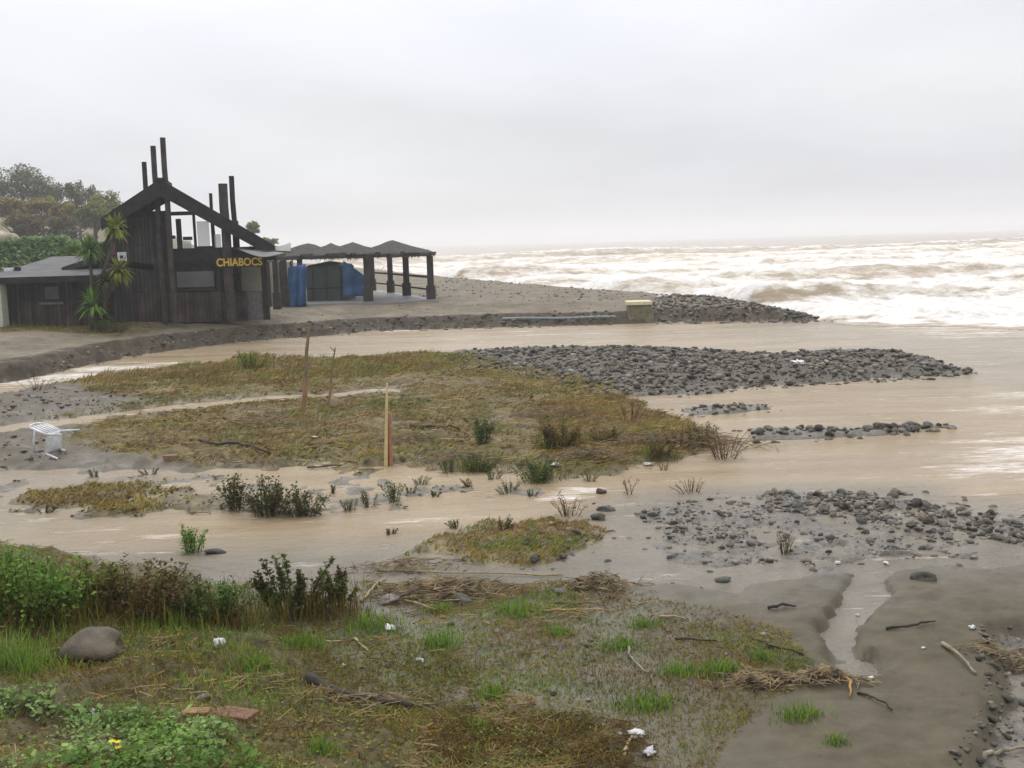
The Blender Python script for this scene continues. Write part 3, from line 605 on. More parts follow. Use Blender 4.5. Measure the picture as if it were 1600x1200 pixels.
# cream gate pillar at the left edge
pp = pl(1, 508, 40.2); gpil = thing('gate_pillar', (pp[0], 40.2, .75), 'cream rendered pillar at the left end of the annex', 'pillar')
tz_ = zof(2, 441, 40.2)
MB().box((pp[0]-.28, 40.0, .6), (pp[0]+.20, 40.5, tz_)).build('shaft', mat('pillar_cream', (.52, .53, .40), .85, .1), gpil)
MB().box((pp[0]-.34, 39.94, tz_+.001), (pp[0]+.26, 40.56, tz_+.08)).build('cap', TIMBER2, gpil)
# ================================================================== PERGOLA
pg = thing('thatched_pergola', (pl(580, 470, 53)[0], 53.0, TZ), 'open beach pergola with four peaked grey thatch roofs on stout posts', 'pergola')
def post(px, py, Y, w, top):
    b = pl(px, py, Y); mb = MB()
    mb.box((b[0]-w/2, Y-w/2, .6), (b[0]+w/2, Y+w/2, top)); o = mb.build('post', TIMBER2, pg)
    mb2 = MB().box((b[0]-w*.72, Y-w*.72, .6), (b[0]+w*.72, Y+w*.72, 1.55)); link('cladding', newmesh('cladding', np.array(mb2.v)-np.array(pg.location), mb2.f, TIMBER2), o)
    return b[0]
PT = 2.98
rows = [(414, 490, 46.0, .24), (434, 486, 47.5, .22), (447, 482, 49, .24), (472, 480, 50, .22), (576, 474, 50.5, .30), (674, 470, 51.0, .30), (636, 464, 55.5, .30), (611, 459, 59.5, .28), (583, 456, 63, .26)]
PX = [(post(a_, b_, Y_, w_, PT), Y_) for a_, b_, Y_, w_ in rows]
def bm_(i, j, z0, w, h, name='beam'):
    MB().beam((PX[i][0], PX[i][1], z0), (PX[j][0], PX[j][1], z0), w, h).build(name, TIMBER2, pg)
for i, j in [(1, 3), (3, 4), (4, 5), (5, 6), (6, 7), (7, 8), (4, 8)]: bm_(i, j, PT+.08, .16, .16)
for i, j in [(5, 6), (6, 7), (7, 8)]:
    bm_(i, j, 1.95, .07, .10, 'rail'); bm_(i, j, 1.35, .06, .08, 'rail')
for k in range(5):
    z_ = PT+.2; x0 = pl(480+38*k, 400, 51)[0]; MB().beam((x0, 49.6, z_), (x0+.4, 61, z_), .09, .1).build('joist', TIMBER2, pg)
dk = MB(); dk.prism([(PX[3][0]-.3, 49.6, .7), (PX[5][0]+.35, 50.4, .7), (PX[6][0]+.35, 55.6, .7), (PX[8][0]+.3, 63.4, .7), (PX[3][0]+.5, 63.4, .7)], (0, 0, .19)); dk.build('floor_slab', mat('slab', (.30, .29, .28), .5, .2, 1), pg)
# thatch modules
def thatch(px, py, Y, hw, hd, seed):
    pk = pl(px, py, Y); ze = PT+.16; n_ = 14; V = []
    for i in range(n_+1):
        for j in range(n_+1):
            u, v = i/n_*2-1, j/n_*2-1; r_ = max(abs(u), abs(v)); cc = 1-r_
            z_ = ze+(pk[2]-ze)*(cc**1.25*.8+.2*cc) - .05*(r_ > .97)
            x_ = pk[0]+u*hw; y_ = Y+v*hd
            z_ += .05*float(fbm(np.array([x_*2.2]), np.array([y_*2.2]), 3, seed)[0]); V.append((x_, y_, z_))
    Fc = [(i*(n_+1)+j, (i+1)*(n_+1)+j, (i+1)*(n_+1)+j+1, i*(n_+1)+j+1) for i in range(n_) for j in range(n_)]
    o = link('thatch_roof', newmesh('thatch_roof', np.array(V)-np.array(pg.location), Fc, THATCH, True), pg)
    md = o.modifiers.new('s', 'SOLIDIFY'); md.thickness = .13; md.offset = -1
    # ragged fringe of reed tips under the eaves
    fv = []; ff = []
    R = random.Random(seed)
    for s_ in range(4):
        for k in range(60):
            t_ = R.uniform(-1, 1); e = [(t_, -1), (1, t_), (t_, 1), (-1, t_)][s_]
            x_ = pk[0]+e[0]*hw; y_ = Y+e[1]*hd; l_ = R.uniform(.05, .22); w_ = R.uniform(.03, .08); tx, ty = (w_, 0) if s_ % 2 == 0 else (0, w_)
            b_ = len(fv); fv += [(x_-tx, y_-ty, ze+.0), (x_+tx, y_+ty, ze+.0), (x_+R.uniform(-.05, .05), y_, ze-.1-l_)]; ff.append((b_, b_+1, b_+2))
    link('reed_fringe', newmesh('reed_fringe', np.array(fv)-np.array(pg.location), ff, THATCH), o)['kind'] = 'stuff'
thatch(613, 374.5, 52.6, 1.95, 2.4, 1); thatch(551, 378.5, 56.0, 1.9, 2.2, 2); thatch(517, 379.5, 59.5, 1.75, 2.0, 3); thatch(481, 380, 54.0, 1.95, 2.6, 4)
# grey covered stall inside the pergola
YT = 52.0
st_ = thing('covered_stall', (pl(512, 475, YT)[0], YT, .89), 'closed stall wrapped in dark grey-green tarpaulin under the pergola', 'stall')
GT = mat('tarp_grey', (.060, .072, .066), .55, .2, 2, .3, 6, .3)
xa, xb = pl(480, 470, YT)[0], pl(545, 470, YT)[0]; zt1 = zof(510, 414, YT); V = []; n_ = 60; lev = [0, .25, .5, .75, .93, 1.0]
per = []
w_, d_ = xb-xa, 2.2
for k in range(n_):
    t_ = k/n_*2*(w_+d_)
    if t_ < w_: p = (xa+t_, YT)
    elif t_ < w_+d_: p = (xb, YT+t_-w_)
    elif t_ < 2*w_+d_: p = (xb-(t_-w_-d_), YT+d_)
    else: p = (xa, YT+d_-(t_-2*w_-d_))
    per.append(p)
cxm, cym = (xa+xb)/2, YT+d_/2
for li, l_ in enumerate(lev):
    for k, (px_, py_) in enumerate(per):
        f_ = 1+.035*math.sin(k*1.9)*(1-l_*.7) - (.10 if l_ == 1.0 else 0); V.append((cxm+(px_-cxm)*f_, cym+(py_-cym)*f_, .89+(zt1-.89)*l_))
V.append((cxm, cym, zt1+.18)); Fc = []
for li in range(len(lev)-1):
    for k in range(n_): Fc.append((li*n_+k, li*n_+(k+1) % n_, (li+1)*n_+(k+1) % n_, (li+1)*n_+k))
for k in range(n_): Fc.append(((len(lev)-1)*n_+k, (len(lev)-1)*n_+(k+1) % n_, len(V)-1))
link('tarpaulin_cover', newmesh('tarpaulin_cover', np.array(V)-np.array(st_.location), Fc, GT, True), st_)
for k in range(3):
    xx = xa+w_*(k+.5)/3; MB().beam((xx, YT-.09, .95), (xx+.02, YT-.09, zt1-.1), .03, .05, (0, 1, 0)).build('strap', TIMBER, st_)
MB().box((xa+.1, YT-.14, 1.5), (xb-.1, YT-.10, 1.55)).build('strap', TIMBER, st_)
# blue tarpaulins
def drape(name, pts, Y0, label, colr, folds, amp):
    (x0, y0), (x1, y1), (x2, y2), (x3, y3) = pts     # top-left, top-right, bottom-right, bottom-left
    nu, nv = 24, 10; V = []
    for i in range(nu+1):
        for j in range(nv+1):
            u, v = i/nu, j/nv
            p = pl((x0*(1-u)+x1*u)*(1-v)+(x3*(1-u)+x2*u)*v, (y0*(1-u)+y1*u)*(1-v)+(y3*(1-u)+y2*u)*v, Y0)
            V.append((p[0], Y0+amp*math.sin(u*folds*6.28+v)*(.4+.6*v)+.05*math.sin(11*v+3*u), p[2]))
    Fc = [(i*(nv+1)+j, i*(nv+1)+j+1, (i+1)*(nv+1)+j+1, (i+1)*(nv+1)+j) for i in range(nu) for j in range(nv)]
    o = link(name, newmesh(name, V, Fc, mat(label[:12], colr, .45, .25, 2, .2, 8, .35, transl=.25), True)); md = o.modifiers.new('s', 'SOLIDIFY'); md.thickness = .012
    return tag(o, label, 'tarpaulin')
drape('tarpaulin', [(450, 418), (478, 412), (479, 480), (446, 484)], 49.3, 'bright blue tarpaulin hanging left of the grey stall', (.055, .155, .33), 2.5, .10)
drape('tarpaulin', [(536, 407), (574, 434), (574, 462), (536, 464)], 51.5, 'slanting blue tarpaulin hanging right of the grey stall', (.06, .165, .34), 2, .10)
# pale yellow-grey wall panel behind the porch poles
cw = thing('windbreak_panel', (pl(428, 480, 50)[0], 50.5, .8), 'pale cream windbreak panel standing between chalet and pergola', 'panel')
a = pl(416, 410, 50.5); b = pl(462, 484, 50.5)
MB().box((a[0], 50.5, .75), (b[0], 50.58, a[2])).build('board', CREAM, cw)
for xx in (a[0]+.1, (a[0]+b[0])/2, b[0]-.1): MB().box((xx-.04, 50.42, .7), (xx+.04, 50.498, a[2]+.05)).build('batten', TIMBER2, cw)
# ------------------------------------------------------------------ concrete block with pale lid on the spit, and the pipe
q = hit(1002, 500); YB = q[1]
bk = thing('concrete_block', (q[0], YB, q[2]), 'mossy concrete block with pale cream lid on the shingle bank', 'concrete block')
a = pl(980, 473, YB); b = pl(1020, 473, YB)
MB().prism([(a[0]+.02, YB, -.05), (b[0]+.06, YB, -.05), (b[0]-.02, YB+.06, a[2]-.11), (a[0]+.08, YB+.06, a[2]-.11)], (0, .9, 0)).build('base', mat('mossy', (.17, .165, .10), .9, .3, 5), bk, bevel=.02)
MB().box((a[0]-.0, YB-.05, a[2]-.109), (b[0]-.02, YB+1.0, a[2]+.04)).build('lid', mat('lid', (.66, .60, .38), .8, .12, 5), bk, bevel=.02)
p0_, p1_ = hit(785, 502), hit(962, 499)
mb = MB(); mb.tube([p0_*(1-t)+p1_*t+np.array([0, 0, .10+.02*math.sin(t*9)]) for t in np.linspace(0, 1, 9)], .055, 8)
tag(mb.build('drain_pipe', mat('pipe', (.24, .27, .27), .5)), 'thin grey drain pipe lying along the foot of the bank', 'pipe')
# ================================================================== VEGETATION
def blades(P, Hh, Wd, lean, col, flow=None, segs=2):
    P = np.asarray(P, float); n = len(P); az = rng.uniform(0, 2*math.pi, n); la = az if flow is None else flow+rng.normal(0, .7, n)
    d = np.stack([np.cos(la), np.sin(la), np.zeros(n)], 1)*(Hh*lean)[:, None]; upz = np.stack([np.zeros(n), np.zeros(n), Hh*np.sqrt(np.maximum(.03, 1-np.minimum(lean, .98)**2))], 1)
    sd_ = np.stack([-np.sin(az), np.cos(az), np.zeros(n)], 1)*(Wd/2)[:, None]
    m_ = P+d*.35+upz*.6; t_ = P+d+upz
    V = np.stack([P-sd_, P+sd_, m_+sd_*.8, m_-sd_*.8, t_], 1).reshape(-1, 3)
    b = np.arange(n)*5; Fq = np.stack([b, b+1, b+2, b+3], 1); Ft = np.stack([b+3, b+2, b+4], 1)
    return V, Fq, Ft, np.repeat(col, 5, 0)
def stuffmesh(name, V, Fq, Ft, col, m=None):
    me = bpy.data.meshes.new(name); nq, n3 = len(Fq), len(Ft); me.vertices.add(len(V)); me.vertices.foreach_set('co', V.astype(np.float32).ravel())
    me.loops.add(nq*4+n3*3); me.loops.foreach_set('vertex_index', np.concatenate([Fq.ravel(), Ft.ravel()]).astype(np.int32))
    me.polygons.add(nq+n3); me.polygons.foreach_set('loop_start', np.concatenate([np.arange(nq)*4, nq*4+np.arange(n3)*3]).astype(np.int32)); me.update(calc_edges=True)
    a = me.color_attributes.new('Col', 'FLOAT_COLOR', 'POINT'); c = np.ones((len(V), 4), np.float32); c[:, :3] = np.clip(col, .003, .9); a.data.foreach_set('color', c.ravel())
    me.materials.append(m or LEAF); return me
def in_world(poly, n, pad=0):
    lo = poly.min(0); hi = poly.max(0); o_ = []
    tot = 0
    while tot < n:
        q = rng.uniform(lo, hi, (n*2, 2)); q = q[inpoly(q[:, 0], q[:, 1], poly) > pad]
        if len(q) == 0: break
        o_.append(q); tot += len(q)
    return np.concatenate(o_)[:n]
OL = np.array([.255, .205, .052]); BR = np.array([.225, .140, .052]); GR = np.array([.130, .200, .038]); ST = np.array([.40, .31, .17]); DG = np.array([.06, .085, .03]); BG = np.array([.150, .270, .048])
def hue(x, y, a, b, c, s=3, sc=.8):
    n = np.clip(.5+1.1*fbm(x*sc, y*sc, 4, s), 0, 1)[:, None]; k = np.clip(.5+1.3*fbm(x*sc*1.7, y*sc*1.7, 3, s+40), 0, 1)[:, None]
    cl = a*(1-n)+b*n; cl = cl*(1-.6*(k > .62))+c*(.6*(k > .62))
    return cl*rng.uniform(.6, 1.4, (len(x), 1))*(1+.35*fbm(x*1.3, y*1.3, 3, s+90))[:, None]
def cover(name, poly, n, h, w, lean, cols, label, seed, hmin=.015, flow=0.0, dens=None, pad=-.1):
    q = in_world(poly, n, pad); z = gz(q[:, 0], q[:, 1]); k = z > hmin
    if dens is not None: k &= dens(q[:, 0], q[:, 1]) > rng.uniform(0, 1, len(q))
    q = q[k]; z = z[k]; n = len(q)
    Hh = rng.uniform(*h, n)*(1+.5*fbm(q[:, 0]*.8, q[:, 1]*.8, 3, seed+7)); Wd = rng.uniform(*w, n)
    V, a_, b_, c_ = blades(np.column_stack([q, z-.01]), Hh, Wd, rng.uniform(*lean, n), hue(q[:, 0], q[:, 1], *cols, s=seed), flow)
    return tag(link(name, stuffmesh(name, V, a_, b_, c_)), label, 'grass', kind='stuff')
def patchy(th, sc, seed): return lambda x, y: np.clip((fbm(x*sc, y*sc, 4, seed)-th)*5, 0, 1)
cover('matted_grass', VEG, 80000, (.05, .17), (.010, .030), (.72, .98), (OL, BR*.9, GR), 'flattened olive and brown grass covering the island between the streams', 5, flow=.4, dens=lambda x, y: np.clip((fbm(x*.8, y*.8, 5, 77, .65)+.12)*4, .06, 1))
cover('matted_grass', ISL2, 8000, (.03, .12), (.010, .025), (.7, .97), (OL, OL*1.2, BR), 'flattened olive grass on the low islet in the left stream', 8, flow=.2, dens=patchy(-.25, .9, 78))
cover('matted_grass', P4, 14000, (.03, .10), (.007, .018), (.7, .98), (OL, BR, GR), 'olive grass patch beside the stones in the middle stream', 9, flow=.2, dens=patchy(-.45, 1.1, 79))
# stringy dead reeds over the right half of the island
DEAD = WP([(860,640),(1000,625),(1100,660),(1165,692),(1150,716),(1010,722),(950,735),(880,720),(840,680)])
cover('dead_reeds', DEAD, 9000, (.07, .24), (.006, .016), (.7, .98), (BR*.7, BR*1.2, OL), 'tangled dead brown reeds at the seaward end of the island', 15, flow=.6)
FARVEG = WP([(100,600),(200,584),(330,567),(390,551),(440,561),(520,563),(640,554),(740,560),(700,585),(500,600),(300,612),(200,612)])
cover('matted_grass', FARVEG, 9000, (.08, .24), (.012, .03), (.5, .92), (OL*.9, BR*.9, GR), 'taller olive grass along the far edge of the island', 16, flow=.5)
# foreground bank: grass and small-leaved weeds
BANKP = np.array([P0(-200,1000), P0(0,880), P0(200,885), P0(380,930), P0(560,960), P0(760,1080), P0(980,1200), P0(1000,1500), P0(-300,1500)])
cover('bank_grass', BANKP, 30000, (.04, .12), (.004, .010), (.5, .97), (GR, OL*.8, BR*.8), 'short green and rusty grass on the near bank', 20, hmin=0, flow=None, dens=patchy(-.2, .9, 33))
MIDP = WP([(380,920),(560,905),(860,910),(1090,960),(1240,1020),(1290,1090),(1200,1110),(1130,1160),(1080,1230),(700,1230),(560,1100),(420,1000)])
cover('mud_grass', MIDP, 46000, (.03, .09), (.004, .009), (.6, .98), (OL*.8, GR, BR*.9), 'thin grass and weeds growing in the wet mud in front', 21, hmin=.005, flow=None, dens=patchy(-.02, .8, 34))
TERRG = np.array([pl(-60, 520, 38)[:2]+np.array([0, 0]), pl(150, 520, 38.5)[:2], pl(240, 508, 41.0)[:2], pl(100, 500, 40.8)[:2], pl(-60, 500, 40.8)[:2]])
cover('terrace_grass', TERRG, 2600, (.05, .14), (.01, .03), (.3, .9), (OL, GR, BR), 'thin grass strip in front of the annex', 22, hmin=.2)
def leafcloud(P, size, col, flat=.5):
    """small folded leaves: two triangles each, random tilt"""
    n = len(P); az = rng.uniform(0, 6.283, n); el = rng.uniform(-.3, 1.0, n)*(1-flat*.5); d = np.stack([np.cos(az)*np.cos(el), np.sin(az)*np.cos(el), np.sin(el)], 1)
    s_ = np.cross(d, np.stack([rng.normal(0, .5, n), rng.normal(0, .5, n), np.ones(n)], 1)); s_ /= np.linalg.norm(s_, axis=1, keepdims=True)
    nn = np.cross(s_, d); l_ = size[:, None]
    V = np.stack([P, P+d*l_*.55+s_*l_*.30+nn*l_*.08, P+d*l_, P+d*l_*.55-s_*l_*.30+nn*l_*.08], 1).reshape(-1, 3)
    b = np.arange(n)*4
    return V, np.zeros((0, 4), int), np.concatenate([np.stack([b, b+1, b+2], 1), np.stack([b, b+2, b+3], 1)]), np.repeat(col, 4, 0)
LEFTP = np.array([P0(-250,960), P0(0,930), P0(230,960), P0(330,1010), P0(420,1080), P0(560,1200), P0(620,1500), P0(-300,1500)])
cover('fresh_grass', LEFTP, 16000, (.04, .13), (.004, .009), (.3, .9), (BG*.9, GR*1.2, BG*1.15), 'fresh bright green grass over the left of the near bank', 24, hmin=0, flow=None, dens=patchy(-.05, 1.2, 37))
# broad-leaved weeds, bottom left
WEEDP = np.array([hit(-200,1085)[:2], hit(60,1100)[:2], hit(230,1125)[:2], hit(350,1150)[:2], hit(430,1199)[:2], hit(500,1260)[:2], P0(500,1700), P0(-300,1700)])
q = in_world(WEEDP, 2400, -.1); k = np.clip((fbm(q[:, 0]*1.3, q[:, 1]*1.3, 3, 44)+.42)*4, 0, 1) > rng.uniform(0, 1, len(q)); q = q[k]
cen = np.repeat(np.column_stack([q, gz(q[:, 0], q[:, 1])]), 9, 0); n = len(cen); cen[:, :2] += rng.normal(0, .03, (n, 2)); cen[:, 2] += rng.uniform(.005, .09, n)
colw = hue(cen[:, 0], cen[:, 1], np.array([.150, .260, .065]), np.array([.085, .165, .042]), np.array([.25, .34, .15]), 45, 2.2)
tag(link('weed_cover', stuffmesh('weed_cover', *leafcloud(cen, rng.uniform(.014, .046, n)*(1+.9*(rng.uniform(0, 1, n) > .85)), colw, .6))), 'broad-leaved bright green weeds in the bottom left corner', 'weeds', kind='stuff')
q = in_world(BANKP, 3800, -.1); k = np.clip((fbm(q[:, 0]*.9, q[:, 1]*.9, 3, 46)+.02)*4, 0, 1) > rng.uniform(0, 1, len(q)); q = q[k]
cen = np.repeat(np.column_stack([q, gz(q[:, 0], q[:, 1])]), 6, 0); n = len(cen); cen[:, :2] += rng.normal(0, .03, (n, 2)); cen[:, 2] += rng.uniform(.002, .05, n)
tag(link('weed_cover', stuffmesh('weed_cover', *leafcloud(cen, rng.uniform(.012, .032, n), hue(cen[:, 0], cen[:, 1], GR, BR*.8, BG, 47, 2.2), .9))), 'small creeping weeds mixed with rusty litter over the bank', 'weeds', kind='stuff')
# dead litter of stems on bank and mud
def litter(name, poly, n, ln, wd, cols, label, seed, dens=None):
    q = in_world(poly, n, -.05)
    if dens is not None: q = q[dens(q[:, 0], q[:, 1]) > rng.uniform(0, 1, len(q))]
    z = gz(q[:, 0], q[:, 1]); q = q[z > -.01]; z = np.maximum(z[z > -.01], 0); n = len(q); az = rng.uniform(0, 6.283, n); l_ = rng.uniform(*ln, n); w_ = rng.uniform(*wd, n)
    d = np.stack([np.cos(az), np.sin(az), rng.normal(0, .12, n)], 1)*l_[:, None]/2; s_ = np.stack([-np.sin(az), np.cos(az), np.zeros(n)], 1)*w_[:, None]/2; c_ = np.column_stack([q, z+.012+rng.uniform(0, .03, n)]); u_ = np.array([0, 0, 1.])*w_[:, None]*.8
    V = np.stack([c_-d-s_, c_-d+s_, c_-d+u_, c_+d-s_, c_+d+s_, c_+d+u_], 1).reshape(-1, 3); b = np.arange(n)*6
    Fq = np.concatenate([np.stack([b, b+3, b+5, b+2], 1), np.stack([b+1, b+2, b+5, b+4], 1)])
    return tag(link(name, stuffmesh(name, V, Fq, np.zeros((0, 3), int), np.repeat(hue(q[:, 0], q[:, 1], *cols, s=seed), 6, 0))), label, 'plant litter', kind='stuff')
litter('stem_litter', np.vstack([BANKP]), 5000, (.04, .22), (.003, .008), (BR*.5, BR*.9, ST), 'scattered dead stems and twigs over the near bank', 61, patchy(-.1, 1.1, 62))
litter('stem_litter', MIDP, 3500, (.03, .18), (.003, .008), (BR*.45, BR, ST), 'scattered dead stems in the wet mud', 63, patchy(.05, .9, 64))
litter('stem_litter', VEG, 5000, (.15, .6), (.006, .014), (BR*.5, OL, ST), 'stranded stems lying over the island grass', 65)
litter('stem_litter', WP([(700,1120),(1000,1150),(1010,1240),(640,1240)]), 900, (.05, .25), (.003, .008), (BR*.25, BR*.8, ST*.8), 'dense dark driftwood litter at the bottom edge', 66)
def flakes(name, poly, n, sz, cols, label, seed, dens=None):
    q = in_world(poly, n, -.05)
    if dens is not None: q = q[dens(q[:, 0], q[:, 1]) > rng.uniform(0, 1, len(q))]
    z = gz(q[:, 0], q[:, 1]); q = q[z > -.005]; z = z[z > -.005]; n = len(q)
    tag(link(name, stuffmesh(name, *leafcloud(np.column_stack([q, z+rng.uniform(.002, .015, n)]), rng.uniform(*sz, n), hue(q[:, 0], q[:, 1], *cols, s=seed), 1.4))), label, 'plant litter', kind='stuff')
RU = np.array([.26, .13, .05])
flakes('leaf_litter', MIDP, 16000, (.010, .035), (BR*.5, OL, GR), 'rotting leaf flecks over the foreground mud', 171, lambda x, y: np.clip((fbm(x*.9, y*.9, 4, 172, .6)+.15)*3, .03, 1))
flakes('leaf_litter', BANKP, 16000, (.012, .045), (GR*1.2, OL*1.1, BG), 'mossy green growth between the weeds on the near bank', 181, lambda x, y: np.clip((fbm(x*1.0+5, y*1.0, 4, 182, .6)+.1)*4, .02, 1))
flakes('leaf_litter', BANKP, 22000, (.012, .04), (RU*.8, OL*.9, BR*.5), 'rusty leaf flecks and moss over the near bank', 173, lambda x, y: np.clip((fbm(x*1.1, y*1.1, 4, 174, .6)+.2)*3, .05, 1))
flakes('leaf_litter', SHOAL, 2600, (.03, .10), (BR*.3, OL*.5, BR*.5), 'dark sodden scraps stranded on the mud shoals', 179, lambda x, y: np.clip((fbm(x*.9, y*.9, 4, 180, .6)+.1)*4, .03, 1))
flakes('leaf_litter', VEG, 20000, (.03, .13), (BR*.22, OL*.9, RU*.7), 'dark washed-up scraps over the island grass', 175, lambda x, y: np.clip((fbm(x*.9, y*.9, 4, 176, .6)-.0)*4, .03, 1))
flakes('leaf_litter', FG, 9000, (.005, .02), (BR*.4, BR*.6, OL*.6), 'dark specks of debris over the wet sand', 177, lambda x, y: np.clip((fbm(x*.8, y*.8, 4, 178, .6)-.05)*2, .03, 1)*(y < 14)*(y > 4))
# ---- shrubs, tufts and weeds as single plants
def shrub(name, px, py, hp, wp, style, label, cat='plant', group=None):
    b = hit(px, py, True); sc = np.linalg.norm(b-np.array([0, 0, CAMZ]))/F; h = hp*sc; w = wp*sc
    t = thing(name, (b[0], b[1], b[2]-.02), label, cat, group)
    cols = {'green': (1.55*np.array([.070, .135, .028]), 1.55*np.array([.10, .165, .035])), 'brown': (1.55*np.array([.085, .050, .030]), 1.55*np.array([.085, .085, .030])), 'dgreen': (1.55*np.array([.035, .058, .020]), 1.55*np.array([.062, .10, .026])),
            'dark': (1.55*np.array([.050, .060, .026]), 1.55*np.array([.075, .075, .030])), 'ygreen': (1.55*np.array([.12, .15, .030]), 1.55*np.array([.085, .14, .026])), 'stalk': (1.55*np.array([.050, .040, .024]), 1.55*np.array([.062, .082, .024])),
            'dead': (1.55*np.array([.12, .075, .032]), 1.55*np.array([.16, .115, .050])), 'bright': (1.55*np.array([.085, .18, .030]), 1.55*np.array([.06, .12, .025]))}[style]
    ns = max(5, int(18*min(1.6, wp/80))) if style != 'stalk' else 16
    tips = []; sb = MB(); LP = []
    for k in range(ns):
        a_ = rng.uniform(0, 6.283); rr = math.sqrt(rng.uniform(0, 1))*w*.42; x0, y0 = rr*math.cos(a_), rr*math.sin(a_)*.7
        hh = h*rng.uniform(.55, 1.0)*(1-.35*(rr/(w*.42+1e-6))**2); lx, ly = rng.normal(0, .16)*hh+.35*x0, rng.normal(0, .16)*hh
        pts = [np.array([b[0]+x0*.6, b[1]+y0*.6, b[2]-.02]), np.array([b[0]+x0*.8+lx*.4, b[1]+y0*.8+ly*.4, b[2]+hh*.55]), np.array([b[0]+x0+lx, b[1]+y0+ly, b[2]+hh])]
        r_ = max(.004, h*.010); sb.tube(pts, [r_*1.3, r_, r_*.5], 4, False)
        nl_ = int((120 if style != 'dead' else 30)*(1 if style != 'stalk' else 1.1))
        u = rng.uniform(.12 if style != 'stalk' else .3, 1.03, nl_); A_ = pts[0]*(1-u[:, None])**2+2*pts[1]*(u*(1-u))[:, None]+pts[2]*(u**2)[:, None]
        sp = (.085 if style != 'stalk' else .035)*h*(1.25-u*.8) if style != 'green' else .13*h*(1.2-u*.7)
        LP.append(A_+rng.normal(0, 1, (nl_, 3))*sp[:, None])
    sb.build('stems', mat('stem', (.075, .055, .032), .8), t)
    LP = np.concatenate(LP); LP[:, 2] = np.maximum(LP[:, 2], b[2]); n = len(LP); mixv = np.clip(.5+.9*fbm(LP[:, 0]*5+LP[:, 2]*4, LP[:, 1]*5+LP[:, 2]*3, 2, 140), 0, 1)[:, None]
    cl = (cols[0]*(1-mixv)+cols[1]*mixv)*rng.uniform(.6, 1.4, (n, 1))
    sz = rng.uniform(.4, 1.4, n)*np.clip(h*.075, .014, .045)
    V, a_, c_, k_ = leafcloud(LP-np.array(t.location), sz, cl, 0.0)
    link('foliage', stuffmesh('foliage', V, a_, c_, k_), t)
    if wp > 55 and style in ('green', 'ygreen', 'brown', 'dgreen', 'stalk'):
        ng = int(wp*5); xy = rng.normal(0, .30, (ng, 2))*np.array([w*1.15, w*.6]); zg = gz(b[0]+xy[:, 0], b[1]+xy[:, 1])
        V, a_, c_, k_ = blades(np.column_stack([xy, zg-t.location[2]]), rng.uniform(.12, .75, ng)*h, rng.uniform(.004, .010, ng), rng.uniform(.1, .8, ng), hue(xy[:, 0], xy[:, 1], GR, BR*.8, OL, 190, 4.0))
        link('grass_skirt', stuffmesh('grass_skirt', V, a_, c_, k_), t)['kind'] = 'stuff'
    return t
